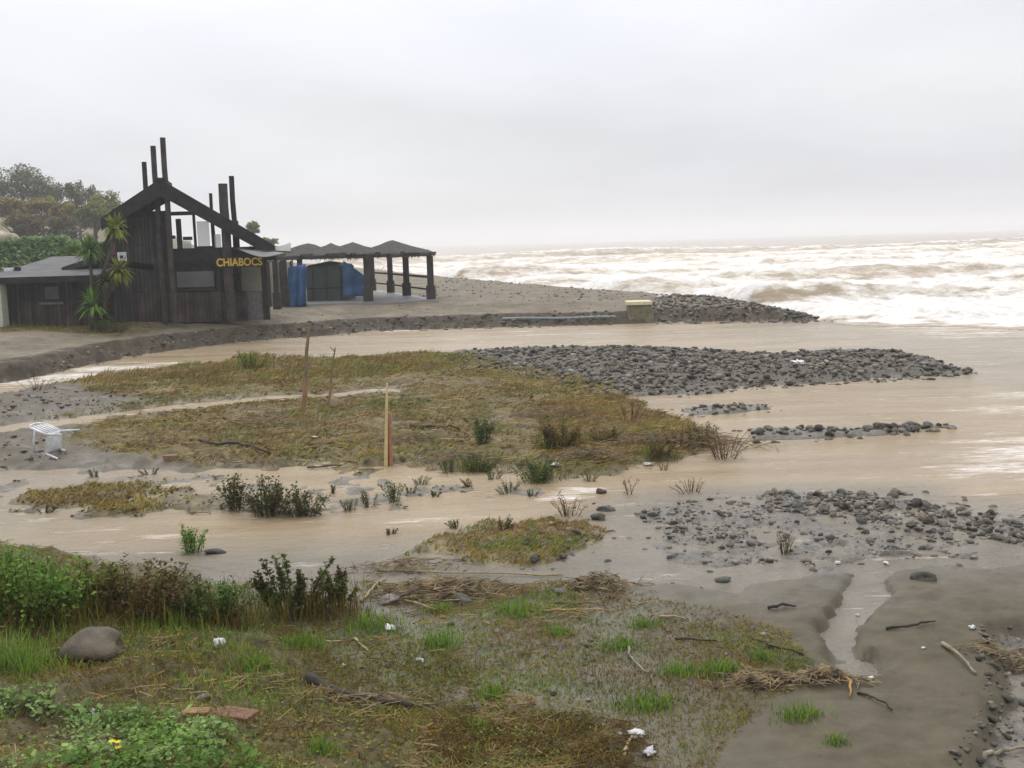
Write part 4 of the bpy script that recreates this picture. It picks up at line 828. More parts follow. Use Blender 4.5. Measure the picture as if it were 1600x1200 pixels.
for a_ in [
 ('leafy_bush', 45, 965, 96, 130, 'green', 'bright green leafy bush at the left edge behind the blue bottle', 'bush'),
 ('leafy_bush', 128, 955, 84, 80, 'ygreen', 'yellow-green bush standing between the bright green and the brown bush', 'bush'),
 ('dry_bush', 205, 962, 96, 160, 'brown', 'large brown feathery bush behind the boulder', 'bush'),
 ('leafy_bush', 328, 970, 74, 115, 'dgreen', 'dark green rounded bush beside the red and white carton', 'bush'),
 ('dock_plant', 462, 962, 98, 140, 'stalk', 'dark upright dock stalks at the edge of the near stream', 'plant'),
 ('dock_plant', 530, 950, 70, 40, 'stalk', 'small dark dock stalks right of the larger clump', 'plant'),
 ('leafy_bush', 10, 905, 50, 80, 'green', 'low green bush cut by the left frame edge', 'bush'),
 ('water_shrub', 367, 797, 64, 40, 'dark', 'narrow dark shrub standing alone on the left of the stream', 'shrub'),
 ('water_shrub', 420, 803, 62, 80, 'dark', 'largest dark feathery shrub in the near stream', 'shrub'),
 ('water_shrub', 475, 805, 52, 70, 'dark', 'dark feathery shrub joined to the largest shrub on its right', 'shrub'),
 ('green_clump', 298, 862, 46, 52, 'bright', 'bright green clump in the stream behind the near bank', 'plant'),
 ('water_shrub', 545, 797, 26, 34, 'dark', 'small dark sprig in the stream below the timber stake, leftmost', 'shrub'),
 ('water_shrub', 578, 792, 30, 30, 'dark', 'small dark sprig in the stream, second left below the stake', 'shrub'),
 ('water_shrub', 615, 783, 36, 42, 'dgreen', 'dark green bushy sprig in the stream below the timber stake', 'shrub'),
 ('water_shrub', 656, 757, 18, 32, 'dgreen', 'low dark tuft in the water right of the stake', 'shrub'),
 ('water_shrub', 700, 738, 30, 30, 'dgreen', 'short dark shoot at the island edge right of the stake', 'shrub'),
 ('water_shrub', 795, 770, 20, 52, 'dgreen', 'low rounded green tuft alone in the middle of the stream', 'shrub'),
 ('water_shrub', 787, 828, 28, 34, 'dark', 'leaning dark tuft at the edge of the olive grass patch', 'shrub'),
 ('water_shrub', 713, 824, 15, 34, 'dark', 'flat dark tuft in the tan water left of the grass patch', 'shrub'),
 ('dead_shrub', 890, 806, 40, 62, 'dead', 'dead brown shrub at the top of the olive grass patch', 'shrub'),
 ('island_shrub', 750, 692, 46, 50, 'dgreen', 'dark green leaning shoot in the middle of the island', 'shrub'),
 ('island_shrub', 875, 702, 62, 66, 'brown', 'dark brown bush on the island right of the leaning shoot', 'bush'),
 ('island_shrub', 840, 752, 40, 84, 'dgreen', 'dark green bush on the lower edge of the island', 'bush'),
 ('island_shrub', 745, 735, 34, 74, 'dgreen', 'dark low bush on the island edge left of its lower bush', 'bush'),
 ('dead_shrub', 1132, 716, 50, 74, 'dead', 'brown dead bush at the seaward tip of the island', 'bush'),
 ('dead_shrub', 1060, 700, 40, 70, 'dead', 'brown dead bush left of the one on the island tip', 'bush'),
 ('dead_shrub', 985, 660, 40, 60, 'dead', 'brown dead bush near the gravel side of the island', 'bush'),
 ('island_shrub', 1095, 690, 34, 60, 'brown', 'dark brown brush clump behind the dead bush of the island tip', 'bush'),
 ('island_shrub', 1030, 712, 28, 60, 'brown', 'dark brown clump on the lower island edge near the tip', 'bush'),
 ('island_shrub', 945, 690, 30, 56, 'brown', 'dark brown clump in the middle of the brush', 'bush'),
 ('olive_shrub', 393, 578, 36, 60, 'ygreen', 'olive upright shrub at the far left edge of the island', 'shrub'),
 ('olive_shrub', 960, 578, 20, 50, 'dead', 'small rusty shrub growing in the long gravel bar', 'shrub'),
 ('dead_shrub', 1080, 770, 26, 62, 'dead', 'low straw-coloured shrub at the edge of the stony shallows', 'shrub'),
 ('dead_shrub', 985, 772, 34, 26, 'dead', 'thin straw-coloured sprig standing in the stream', 'shrub'),
 ('dead_shrub', 1225, 865, 40, 36, 'dead', 'thin dry sprig among the stones of the shallows', 'shrub'),
 ('dead_shrub', 58, 608, 22, 70, 'dead', 'brown clod of dead plants at the left stream edge', 'shrub')]:
    shrub(*a_)
for k_, (px, py, hp, wp, st__) in enumerate([(150, 745, 14, 30, 'dgreen'), (235, 742, 12, 34, 'dark'), (520, 770, 16, 26, 'dark'), (640, 770, 14, 26, 'dgreen'), (735, 760, 16, 28, 'dark'), (770, 748, 14, 30, 'dgreen'), (920, 752, 16, 30, 'dgreen'), (70, 800, 10, 34, 'dark'), (680, 775, 10, 22, 'dark'), (830, 775, 12, 26, 'dark'), (1040, 735, 16, 34, 'dead'), (610, 835, 10, 24, 'dark')]):
    lm_ = ['right of the chair, nearest to it', 'above the left islet', 'right of the feathery shrubs', 'between the stake and the tan water', 'below the island bushes', 'against the island edge below the leaning shoot', 'right of the lower island bush', 'at the left end of the islet', 'in mid stream right of the sprigs', 'just right of the rounded tuft', 'by the stones under the dead bushes', 'left of the olive grass patch'][k_]
    shrub('water_weed', px, py, hp, wp, st__, 'little half-drowned weed tuft '+lm_, 'weed', 'weed tufts in the stream')
def tuft(px, py, hp, wp, label, col=BG, n=260):
    b = hit(px, py, True); sc = np.linalg.norm(b-np.array([0, 0, CAMZ]))/F; h = hp*sc; w = wp*sc
    t = thing('grass_tuft', b, label, 'grass tuft', 'grass tufts in the mud'); n = int(n*max(.6, min(2.2, wp/60)))
    n = int(n*.8); xy = rng.normal(0, .30, (n, 2))*np.array([w, w*.7]); z = gz(b[0]+xy[:, 0], b[1]+xy[:, 1])
    P = np.column_stack([xy, z-b[2]-.004]); cl = (col*rng.uniform(.55, 1.4, (n, 1)))+np.array([.05, .03, .0])*(rng.uniform(0, 1, (n, 1)) > .8)
    V, a_, b_, c_ = blades(P, rng.uniform(.2, 1.0, n)*h*(.5+.5*np.exp(-(xy[:, 0]/(w*.4))**2)), rng.uniform(.005, .009, n), rng.uniform(.1, .75, n), cl)
    link('blades', stuffmesh('blades', V, a_, b_, c_), t)['kind'] = 'stuff'
    m_ = MB(); m_.tube([np.array(t.location)+np.array([0, 0, -.03]), np.array(t.location)+np.array([0, 0, h*.1])], [w*.12, w*.03], 6); m_.build('root_crown', mat('stem', ()), t)
for px, py, hp, wp, lb in [
 (575,980,34,80,'bright green grass tuft right of the dock stalks'),(690,1010,36,80,'green grass tuft right of the white foam piece'),(805,960,28,90,'wide green grass tuft below the reed heap'),
 (870,992,24,60,'green grass tuft left of the pale curved reed'),(1008,978,26,50,'bright green tuft near the two parallel sticks'),(968,1012,26,60,'green tuft where the pale curved reed begins'),
 (1060,1052,30,60,'bright green grass tuft left half of the wide clump in the mud'),(1118,1050,34,70,'bright green grass tuft right half of the wide clump in the mud'),(768,1088,30,56,'bright green tuft in the centre foreground mud'),
 (1250,1118,34,60,'bright green tuft on the sand below the orange reed'),(1305,1160,18,34,'smallest green tuft alone on the bare sand'),(1190,1030,24,44,'green tuft beside the sand left of the rill'),
 (475,1010,34,70,'green tuft below the dock stalks'),(265,985,40,100,'bright green grass tuft right of the boulder'),(400,1040,30,70,'green grass tuft on the bank right of the white paper'),
 (30,1040,60,120,'tall bright green grass tuft left of the boulder'),(690,955,22,50,'short green tuft beside the reed heap'),(505,1175,34,50,'yellow-green tuft at the bottom edge'),(1010,1105,30,90,'yellow-green tuft above the white rubbish'),(745,1140,22,50,'small green tuft left of the dark litter')]:
    tuft(px, py, hp, wp, lb)
# yellow flowers bottom left
b = hit(188, 1190); fl_ = thing('yellow_flower', b, 'yellow flowers among the weeds at the bottom left', 'flower')
for k in range(3):
    o_ = np.array([rng.normal(0, .025), rng.normal(0, .02), .10+.02*k]); base = np.array(fl_.location)
    MB().tube([base, base+o_], .003, 4).build('stem', mat('stem_green', (.06, .11, .03), .7), fl_)
    mb = MB()
    for j in range(7):
        t_ = j*.9; c_ = base+o_; e = np.array([math.cos(t_), math.sin(t_), .25])*.022; s_ = np.array([-math.sin(t_), math.cos(t_), 0])*.008; mb.add([c_, c_+e*.6+s_, c_+e, c_+e*.6-s_], [(0, 1, 2, 3)])
    mb.build('petals', mat('petal', (.65, .52, .03), .6, .1, spec=.1), fl_)
# ---- yucca by the annex
def yucca():
    b = np.array([pl(150, 515, 39.4)[0], 39.4, .72]); t = thing('yucca_plant', b, 'tall branching yucca with green leaf heads in front of the annex', 'yucca')
    heads = [(146, 478, .85, np.array([.075, .15, .025]), 1.0), (186, 425, .75, np.array([.14, .15, .03]), -.3), (181, 358, .7, np.array([.13, .16, .035]), .3), (140, 392, .8, np.array([.075, .125, .035]), .4), (165, 440, .55, np.array([.05, .06, .03]), .0), (160, 500, .6, np.array([.06, .09, .03]), .2)]
    for px, py, r_, cl, lift in heads:
        c_ = pl(px, py, 39.4+rng.uniform(-.3, .3)); mb = MB().tube([b+(rng.uniform(-.2, .2), 0, 0), (b+c_)/2+np.array([rng.uniform(-.25, .25), 0, -.1]), c_-(0, 0, .1)], [.10, .075, .055], 7); mb.build('trunk', mat('yucca_trunk', (.07, .058, .045), .9, .3, 8), t, True)
        n = 130; az = rng.uniform(0, 6.283, n); el = rng.uniform(-.9, 1.2, n)+lift*.3; l_ = r_*rng.uniform(.7, 1.05, n)
        d = np.stack([np.cos(az)*np.cos(el), np.sin(az)*np.cos(el), np.sin(el)], 1); s_ = np.cross(d, [0, 0, 1.]); s_ /= np.linalg.norm(s_, axis=1, keepdims=True); s_ *= .042
        P = np.tile(c_-b, (n, 1)); m_ = P+d*(l_*.55)[:, None]+np.array([0, 0, .04]); e = P+d*l_[:, None]-np.array([0, 0, 1.])*(l_*.28*(1-np.abs(np.sin(el))))[:, None]
        V = np.stack([P-s_*.6, P+s_*.6, m_+s_, m_-s_, e], 1).reshape(-1, 3); q_ = np.arange(n)*5
        link('leaf_head', stuffmesh('leaf_head', V, np.stack([q_, q_+1, q_+2, q_+3], 1), np.stack([q_+3, q_+2, q_+4], 1), np.repeat(1.7*cl*rng.uniform(.6, 1.4, (n, 1)), 5, 0)), t)
yucca()
for px, py, hp, wp, st__, lb in [(262, 497, 14, 24, 'dgreen', 'small green plant at the foot of the chalet plinth'), (40, 512, 12, 60, 'dgreen', 'low weeds at the foot of the annex beside the pillar'), (175, 520, 22, 60, 'dark', 'dark low shrub under the yucca')]:
    shrub('terrace_plant', px, py, hp, wp, st__, lb)
# ---- trees on the hillside
def tree(name, px, pyt, pyb, wp, Y, c1, c2, label, dens=1.0, trunks=1):
    a = pl(px, pyt, Y); bx = a[0]; gz0 = float(gz(np.array([bx]), np.array([Y]))[0]); top = a[2]; w = wp*Y/F
    cb = pl(px, pyb, Y)[2]; H_ = top-gz0
    t = thing(name, (bx, Y, gz0), label, 'tree', 'trees on the hillside')
    tb = MB(); ctr = []
    for k in range(trunks):
        ox = rng.uniform(-.3, .3)*w*(trunks > 1); tb.tube([(bx+ox, Y, gz0-.3), (bx+ox*1.05+.1, Y, gz0+H_*.45), (bx+ox*1.1, Y, gz0+H_*.8)], [.16+.012*H_, .13, .05], 6)
        for j in range(5):
            z0 = gz0+H_*rng.uniform(.3, .65); a_ = rng.uniform(0, 6.283); tb.tube([(bx+ox, Y, z0), (bx+ox+math.cos(a_)*w*.22, Y+math.sin(a_)*w*.22, z0+H_*.14), (bx+ox+math.cos(a_)*w*.36, Y+math.sin(a_)*w*.36, z0+H_*.22)], [.08, .06, .03], 5)
    tb.build('trunk', mat('bark', (.085, .072, .06), .9), t)
    n = int(4600*dens*max(1, wp/70)); ncl = int(26*max(1, wp/70)); cc = []
    while len(cc) < ncl:
        p = rng.uniform(-1, 1, 3)
        if p@p < 1: cc.append(p)
    cc = np.array(cc); zc = (top+max(cb, gz0))/2; hz = (top-max(cb, gz0))/2
    ctr = np.column_stack([bx+cc[:, 0]*w*.42, Y+cc[:, 1]*w*.42, zc+cc[:, 2]*hz*.86]); idx = rng.integers(0, ncl, n); g_ = rng.normal(0, 1, (n, 3)); g_ /= np.linalg.norm(g_, axis=1, keepdims=True)
    P = ctr[idx]+g_*rng.uniform(.5, 1, (n, 1))*np.array([w*.17, w*.17, hz*.26]); tone = rng.uniform(.75, 1.25, (ncl, 1))[idx]
    mv = rng.uniform(0, 1, (ncl, 1))[idx]
    V, q_, f_, c_ = leafcloud(P-np.array(t.location), rng.uniform(.18, .42, n), (c1*(1-mv)+c2*mv)*tone*rng.uniform(.7, 1.3, (n, 1)), 0)
    link('crown', stuffmesh('crown', V, q_, f_, c_), t)
G1, G2, OC, YG, GG = np.array([.120, .130, .050]), np.array([.085, .090, .050]), np.array([.27, .20, .075]), np.array([.24, .26, .065]), np.array([.17, .25, .13])
G1, G2, OC, YG = G1*1.25, G2*1.35, OC*1.1, YG*1.1
for a_ in [('broad_tree', 30, 250, 335, 100, 135, G1, G2, 'tallest rounded dark tree at the left edge of the hillside'),
 ('broad_tree', -45, 262, 340, 100, 138, G1, G2, 'dark tree cut off by the left frame edge'),
 ('broad_tree', 76, 276, 340, 66, 140, G2, G2*1.2, 'dark purple-grey tree right of the tallest tree'),
 ('thin_tree', 118, 281, 345, 42, 128, G2*1.2, G1, 'open thin-crowned tree right of the dark trees', .45),
 ('thin_tree', 142, 290, 345, 32, 126, G2*1.2, G1, 'smaller open tree beside the thin-crowned tree', .4),
 ('ochre_tree', 18, 308, 345, 56, 118, OC, OC*.8, 'ochre bush below the tallest tree, leftmost', .9),
 ('ochre_tree', 62, 306, 346, 56, 118, OC, YG, 'ochre bush below the dark purple-grey tree', .9),
 ('ochre_tree', 100, 314, 350, 46, 116, OC*.9, YG, 'ochre and green bush below the thin-crowned tree', .9),
 ('pale_tree', 178, 296, 362, 76, 112, YG, G1*1.3, 'yellow-green rounded tree just left of the chalet roof'),
 ('pale_tree', 145, 318, 368, 52, 108, YG*.8, G1, 'grey-green tree left of the yellow-green tree'),
 ('grove_tree', 35, 332, 372, 60, 104, G2*1.3, OC*.6, 'dark trees with bare trunks below the ochre bushes, left', .6, 4),
 ('grove_tree', 95, 336, 374, 62, 104, G2*1.4, OC*.5, 'dark trees with bare trunks below the ochre bushes, right', .5, 5),
 ('small_tree', 395, 346, 366, 20, 118, G1*1.5, G1*1.2, 'small hazy tree showing behind the right roof slope', .2),
 ('small_tree', 420, 372, 386, 26, 112, YG, G1*1.4, 'low hazy bush right of the roof end', .3)]:
    tree(*a_)
# ---- green hedge bank and pale rock behind the annex
def hedge(px0, px1, pyt, pyb, Y, c1, c2, label):
    a, b = pl(px0, pyt, Y), pl(px1, pyt, Y); zb_ = pl(px0, pyb, Y)[2]; t = thing('hedge', ((a[0]+b[0])/2, Y, zb_), label, 'hedge'); n = 5200
    u = rng.uniform(0, 1, n); v = rng.uniform(0, 1, n)**.7; ztop = a[2]*(1-u)+b[2]*u+.25*fbm(u*7, u*0, 3, 150)-.5*np.abs(2*u-1)**6
    P = np.column_stack([a[0]+(b[0]-a[0])*u, Y+rng.uniform(-1.2, 1.2, n)*(1-.7*v)-.6*(1-v), zb_+(ztop-zb_)*v]); k_ = np.clip(.5+fbm(P[:, 0]*.7, P[:, 2]*1.5, 3, 151), 0, 1)[:, None]
    V, q_, f_, c_ = leafcloud(P-np.array(t.location), rng.uniform(.15, .35, n), (c1*(1-k_)+c2*k_)*rng.uniform(.7, 1.3, (n, 1)), 0); link('foliage', stuffmesh('foliage', V, q_, f_, c_), t)
    m_ = MB()
    for k in range(9):
        x_ = a[0]+(b[0]-a[0])*(k+.5)/9; m_.tube([(x_, Y, zb_-1.0), (x_+.2, Y, zb_+(a[2]-zb_)*.7)], [.06, .02], 5)
    m_.build('stems', mat('bark', ()), t)
hedge(-40, 128, 373, 428, 56, GG, GG*1.5, 'grey-green clipped hedge behind the annex roof'); hedge(95, 175, 384, 420, 52, np.array([.10, .18, .05]), np.array([.15, .22, .07]), 'brighter green shrubbery between hedge and yucca')
# ================================================================== STONES
def stone_mesh(seed, sub, colr, flat=.60):
    import bmesh
    bm = bmesh.new(); bmesh.ops.create_icosphere(bm, subdivisions=sub, radius=1); V = np.array([v.co[:] for v in bm.verts]); Fc = np.array([[v.index for v in f.verts] for f in bm.faces]); bm.free()
    R = np.random.default_rng(seed); d = np.zeros(len(V))
    for k in range(9):
        n_ = R.normal(0, 1, 3); n_ /= np.linalg.norm(n_); c_ = V@n_; d -= np.clip(c_-R.uniform(.32, .78), 0, 1)*.72
    d += .10*fbm(V[:, 0]*1.3+V[:, 2]+seed, V[:, 1]*1.3-V[:, 2]+seed, 3, seed)
    V = V*(1+d)[:, None]*np.array([1, R.uniform(.65, .9), flat*R.uniform(.75, 1.15)])
    return V, Fc
protos = []
for k in range(14):
    c_ = np.array([1, 1, .96])*rng.uniform(.5, 2.1); c_ = c_*(np.array([1.12, .98, .86]) if k % 3 == 0 else np.array([.97, 1.0, 1.02]))
    V, Fc = stone_mesh(300+k, 3 if k < 0 else 2, c_); protos.append((newmesh('stone', V, Fc, STONE, True, np.tile(c_, (len(V), 1))), c_))
lows = [stone_mesh(400+k, 1, None) for k in range(10)]
SP = []     # region, x, y, z, size
def scatter(reg, poly, n, lo, hi, pad=0, sink=.25, dens=None):
    q = in_world(poly, n, pad)
    if dens is not None: q = q[dens(q[:, 0], q[:, 1]) > rng.uniform(0, 1, len(q))]
    sz = lo*(hi/lo)**(rng.uniform(0, 1, len(q))**1.8); z = np.maximum(gz(q[:, 0], q[:, 1]), -.04)
    for (a, b), s_, c in zip(q, sz/2, z): SP.append((reg, a, b, c+s_*.55*(1-2.4*sink), s_))
scatter('bar', BAR, 7000, .05, .28, -.35, .2)
scatter('bar', BAR, 160, .2, .36, .1, .35)
scatter('shal', GRV, 5200, .015, .07, -.2, .3, lambda x, y: np.clip(.5+1.3*fbm(x*.9, y*.9, 4, 161), .03, 1))
scatter('shal', GRV, 4200, .025, .17, -.2, .34, lambda x, y: np.clip(.6+1.1*fbm(x*.8, y*.8, 4, 160), .05, 1))
scatter('shal', WP([(850,800),(960,768),(1020,785),(1010,880),(880,902),(800,892)]), 420, .03, .17, 0, .34)
scatter('shal', WP([(1130,770),(1440,766),(1600,795),(1800,805),(1800,850),(1500,850),(1380,820),(1200,800)]), 900, .05, .24, 0, .32)
scatter('spit', np.vstack([WP([(1024,506),(1100,505),(1200,505),(1300,504),(1312,497),(1250,486)]), [P0(1100,470,.3)], [P0(1030,478,.4)]]), 1900, .10, .40, -.2, .25)
scatter('small', BAR3, 170, .08, .28, -.1); scatter('small', BAR2, 110, .08, .26, -.1)
scatter('small', WP([(1330,672),(1480,663),(1490,668),(1400,680)]), 60, .12, .32, -.1)
scatter('edge', EDGE, 1300, .02, .13, -.1)
scatter('beach', np.array([P0(690,475,.6), P0(960,478,.6), P0(1040,478,.5), P0(1090,470,.3), P0(900,453,.4), P0(700,436,.5), P0(640,470,.6)]), 700, .06, .30, 0, .3)
scatter('slope', np.vstack([FOOT[2:10]+np.array([0, .8]), FOOT[9:1:-1]+np.array([-.5, 6])]), 700, .03, .16, -.1, .3, lambda x, y: np.clip(.2+1.5*fbm(x*.4, y*.6, 3, 165), .03, 1))
scatter('mud', WP([(560,880),(860,890),(1100,890),(1240,890),(1100,925),(860,915),(600,905)]), 260, .03, .14, 0, .3)
scatter('mud', MIDP, 150, .03, .11, 0, .3)
scatter('left', WP([(-100,625),(60,610),(240,612),(260,630),(60,655),(-100,680)]), 420, .05, .22, 0, .3)
scatter('left', WP([(-60,690),(60,690),(110,720),(60,745),(-60,745)]), 120, .05, .18, 0, .3)
scatter('bank', BANKP, 110, .02, .08, 0, .3)
scatter('foot', np.vstack([FOOT[2:10]+np.array([0, -.25]), FOOT[9:1:-1]+np.array([0, .9])]), 1500, .05, .30, -.3, .25)
REG = {'slope': ('small stone on the sandy slope before the chalet', 'stones on the slope'), 'beach': ('dark stone on the grey beach behind the bank', 'stones on the beach'), 'bar': ('dark grey rounded stone in the long gravel bar', 'stones of the long gravel bar'), 'shal': ('dark wet stone lying in the stony shallows on the right', 'stones of the shallows'),
       'spit': ('dark boulder on the shingle spit by the white surf', 'stones of the spit'), 'small': ('dark stone on a small bar in the right stream', 'stones of the small bars'),
       'edge': ('small dark stone in the wet gravel at the lower right edge', 'stones at the right edge'), 'mud': ('small stone half sunk in the foreground mud', 'stones in the mud'),
       'left': ('grey stone on the pebbly mud at the left edge', 'stones on the left mud'), 'bank': ('small stone on the grassy near bank', 'stones on the bank'), 'foot': ('dark stone at the foot of the eroded far bank', 'stones below the bank')}
app = np.array([p[4]/math.hypot(p[1], p[2]) for p in SP])
vis = np.array([abs(p[1]/max(p[2], .1)) < .49 and p[2] > 5 for p in SP]); order = np.argsort(-(app*vis)); big = set(order[:290].tolist())
LMARK = {'shal': [(P0(*p_), n_) for p_, n_ in [((1225,865), 'the dry sprig in the shallows'), ((1384,881), 'the white scrap at the rill mouth'), ((1080,770), 'the straw-coloured shrub in the shallows'), ((948,797), 'the grass patch in the shallows'), ((1600,830), 'the frame edge stones'), ((1300,770), 'the upper edge of the shallows'), ((1050,870), 'the bluish stone in the water'), ((1440,770), 'the stream-side corner of the shallows'), ((1500,850), 'the sand edge of the shallows'), ((1180,815), 'the centre of the shallows'), ((1340,820), 'the heaped middle stones')]],
 'bar': [(P0(*p_), n_) for p_, n_ in [((1248,570), 'the white bag on the gravel bar'), ((1500,578), 'the pointed tip of the gravel bar'), ((960,578), 'the rusty shrub on the gravel bar'), ((1100,600), 'the near edge of the gravel bar'), ((1380,590), 'the near edge towards the gravel tip'), ((800,560), 'the grassy end of the gravel bar')]],
 'small': [(P0(*p_), n_) for p_, n_ in [((1130,640), 'the small bar nearest the island'), ((1440,668), 'the seaward end of the thin bar'), ((1250,680), 'the island end of the thin bar')]]}
rest = {}
for i_, (reg, a, b, c, s_) in enumerate(SP):
    if i_ in big:
        k = int(rng.integers(0, 14)); o = link('stone', protos[k][0]); o.location = (a, b, c); o.scale = (s_, s_, s_); o.rotation_euler = (rng.normal(0, .25), rng.normal(0, .25), rng.uniform(0, 6.28))
        lum_ = protos[k][1].mean(); warm = k % 3 == 0
        tone = ('brown' if warm else 'dark grey') if lum_ < 1.0 else ('pale brown' if warm else 'light grey')
        ap_ = s_/math.hypot(a, b); size = 'large' if ap_ > np.quantile(app[order[:290]], .75) else ('small' if ap_ < np.quantile(app[order[:290]], .4) else 'middling')
        lm = min(LMARK[reg], key=lambda l_: (l_[0][0]-a)**2+(l_[0][1]-b)**2) if reg in LMARK else None
        if lm is not None:
            dx, dy = a-lm[0][0], (b-lm[0][1])*1.2; side = ('right of' if dx > 0 else 'left of') if abs(dx) > abs(dy) else ('behind' if dy > 0 else 'in front of')
            far_ = '' if math.hypot(dx, dy) < .9 else 'well '
            lb_ = f'{size} {tone} stone {far_}{side} {lm[1]}'
        else: lb_ = f'{size} {tone} '+REG[reg][0].split(' ', 1)[1].replace('grey ', '').replace('dark ', '')
        tag(o, lb_, 'stone', REG[reg][1])
    else: rest.setdefault(reg, []).append((a, b, c, s_))
for reg, lst in rest.items():
    VV, FF, CC = [], [], []; nb = 0
    for a, b, c, s_ in lst:
        V, Fc = lows[int(rng.integers(0, 10))]; t_ = rng.uniform(0, 6.28); R_ = np.array([[math.cos(t_), -math.sin(t_), 0], [math.sin(t_), math.cos(t_), 0], [0, 0, 1]]); W_ = (V*s_)@R_.T+np.array([a, b, c])
        VV.append(W_); FF.append(Fc+nb); nb += len(V); g_ = .45*(5.5**rng.uniform(0, 1)); CC.append(np.tile(np.array([1, .99, .95])*g_*(np.array([1.12, .98, .86]) if rng.uniform() < .3 else 1), (len(V), 1)))
    tag(link('shingle', newmesh('shingle', np.concatenate(VV), np.concatenate(FF), STONE, True, np.concatenate(CC))), 'smaller stones: '+REG[reg][1], 'stones', kind='stuff')
def onestone(px, py, wp, label, colr, flat=.62, name='stone', cat='stone', seed=0, hp=None, rz=None):
    b = hit(px, py, True); sc = np.linalg.norm(b-np.array([0, 0, CAMZ]))/F; r_ = wp*sc/2
    V, Fc = stone_mesh(900+seed, 3, None, flat); V = V+.02*np.stack([fbm(V[:, 0]*4, V[:, 1]*4+V[:, 2]*3, 3, 7)]*3, 1)
    o = link(name, newmesh(name, V, Fc, STONE, True, np.tile(colr, (len(V), 1)))); o.location = (b[0], b[1], b[2]+r_*flat*.25); o.scale = (r_, r_, r_*(hp/wp/flat*1.5 if hp else 1)); o.rotation_euler = (0, 0, rng.uniform(-.3, .3) if rz is None else rz)
    return tag(o, label, cat)
onestone(146, 1020, 132, 'long brown-grey boulder lying in the grass at lower left', np.array([.95, .82, .62]),   .40, 'boulder', 'boulder', 38, rz=-.12)
onestone(939, 771, 20, 'single dark round stone standing in the tan stream', np.array([1.0, .8, .7]), .9, seed=2)
onestone(948, 797, 40, 'largest dark stone beside the olive grass patch', np.array([.9, .9, .85]), .6, seed=3)
onestone(935, 812, 30, 'dark stone just below the largest stone of the grass patch', np.array([.95, .9, .9]), .5, seed=4)
onestone(606, 942, 46, 'purple-grey stone left of the reed heap', np.array([2.2, 2.0, 2.2]), .5, seed=5)
onestone(724, 940, 44, 'dark grey stone below the reed heap', np.array([1.0, 1.0, 1.0]), .5, seed=6)
onestone(874, 928, 26, 'grey stone right of the reed heap', np.array([1.5, 1.4, 1.45]), .6, seed=7)
onestone(332, 864, 44, 'flat dark stone beside the bright green clump', np.array([.8, .8, .85]), .35, seed=8)
onestone(1132, 908, 30, 'grey-green stone at the edge of the wet sand', np.array([1.0, 1.15, 1.0]), .45, seed=9)
onestone(1445, 905, 46, 'dark stone at the mouth of the sand rill', np.array([.9, .9, .85]), .45, seed=10)
onestone(318, 1092, 30, 'grey stone above the terracotta fragment', np.array([2.2, 2.1, 2.0]), .5, seed=11)
onestone(740, 1108, 30, 'flat dark grey stone in the foreground mud', np.array([1.2, 1.15, 1.15]), .4, seed=12)
onestone(1050, 870, 26, 'bluish stone in the water left of the dry sprig', np.array([1.0, 1.1, 1.4]), .5, seed=13)
onestone(955, 1175, 34, 'dark stone beside the white rubbish', np.array([.7, .65, .7]), .7, seed=14)
# terracotta fragments
def brick(px, py, wp, hp, label, colr, rz):
    b = hit(px, py); sc = np.linalg.norm(b-np.array([0, 0, CAMZ]))/F; l_ = wp*sc; h_ = hp*sc
    R = np.array([math.cos(rz), math.sin(rz), 0]); Q = np.array([-math.sin(rz), math.cos(rz), 0]); mb = MB()
    pts = [b+R*l_*x_+Q*l_*.28*y_+np.array([0, 0, z_]) for z_ in (-.02, h_) for x_, y_ in [(-.5, -.8), (.42, -1), (.5, .7), (-.3, 1), (-.55, .3)]]
    mb.add(pts, [(4, 3, 2, 1, 0), (5, 6, 7, 8, 9)]+[(i, (i+1) % 5, (i+1) % 5+5, i+5) for i in range(5)]); return tag(mb.build('brick_fragment', mat('terracotta'+str(px), colr, .85, .3, 25, .6, 60), bevel=.008), label, 'brick')
brick(368, 1122, 66, 10, 'broken reddish terracotta brick on the bank', (.20, .105, .07), -.25); brick(308, 1117, 40, 8, 'small orange tile fragment left of the terracotta brick', (.26, .16, .07), .1)
brick(268, 718, 22, 7, 'small brown brick piece on the wet grass at left', (.24, .15, .09), .2)
# ================================================================== DRIFTWOOD, REEDS, STAKES
STRAW = mat('straw', (.33, .25, .12), .75, .25, 10, .3, 50); BARKB = mat('driftwood', (.13, .092, .058), .85, .35, 9, .5, 40); PALE = mat('bleached_wood', (.26, .22, .15), .85, .45, 9, .4, 40); ORNG = mat('orange_reed', (.36, .21, .07), .7, .2, 9); DARKW = mat('dark_wood', (.050, .040, .030), .8, .35, 9, .5, 30)
def stick(name, p, q, wp, m, label, sag=.0, lift=.012, seg=6, cat='stick'):
    A_, B_ = hit(*p, True), hit(*q, True); sc = np.linalg.norm(A_-np.array([0, 0, CAMZ]))/F; r_ = wp*sc/2*.62; seg = max(seg, 10); pts = []; side = np.cross(B_-A_, (0, 0, 1)); side /= max(np.linalg.norm(side), 1e-6); ln = np.linalg.norm(B_-A_)
    for k in range(seg+1):
        t_ = k/seg; c_ = A_*(1-t_)+B_*t_; c_[2] = max(float(gz(c_[:1], c_[1:2])[0]), 0)+r_+lift*math.sin(math.pi*t_); c_ = c_+side*ln*sag*math.sin(math.pi*t_)+side*rng.normal(0, .012)*ln+np.array([0, 0, abs(rng.normal(0, .35))*r_]); pts.append(c_)
    mb = MB().tube(pts, [r_*(1.15-.6*k/seg)*rng.uniform(.72, 1.25) for k in range(seg+1)], 7)
    return tag(mb.build(name, m, None, True), label, cat)
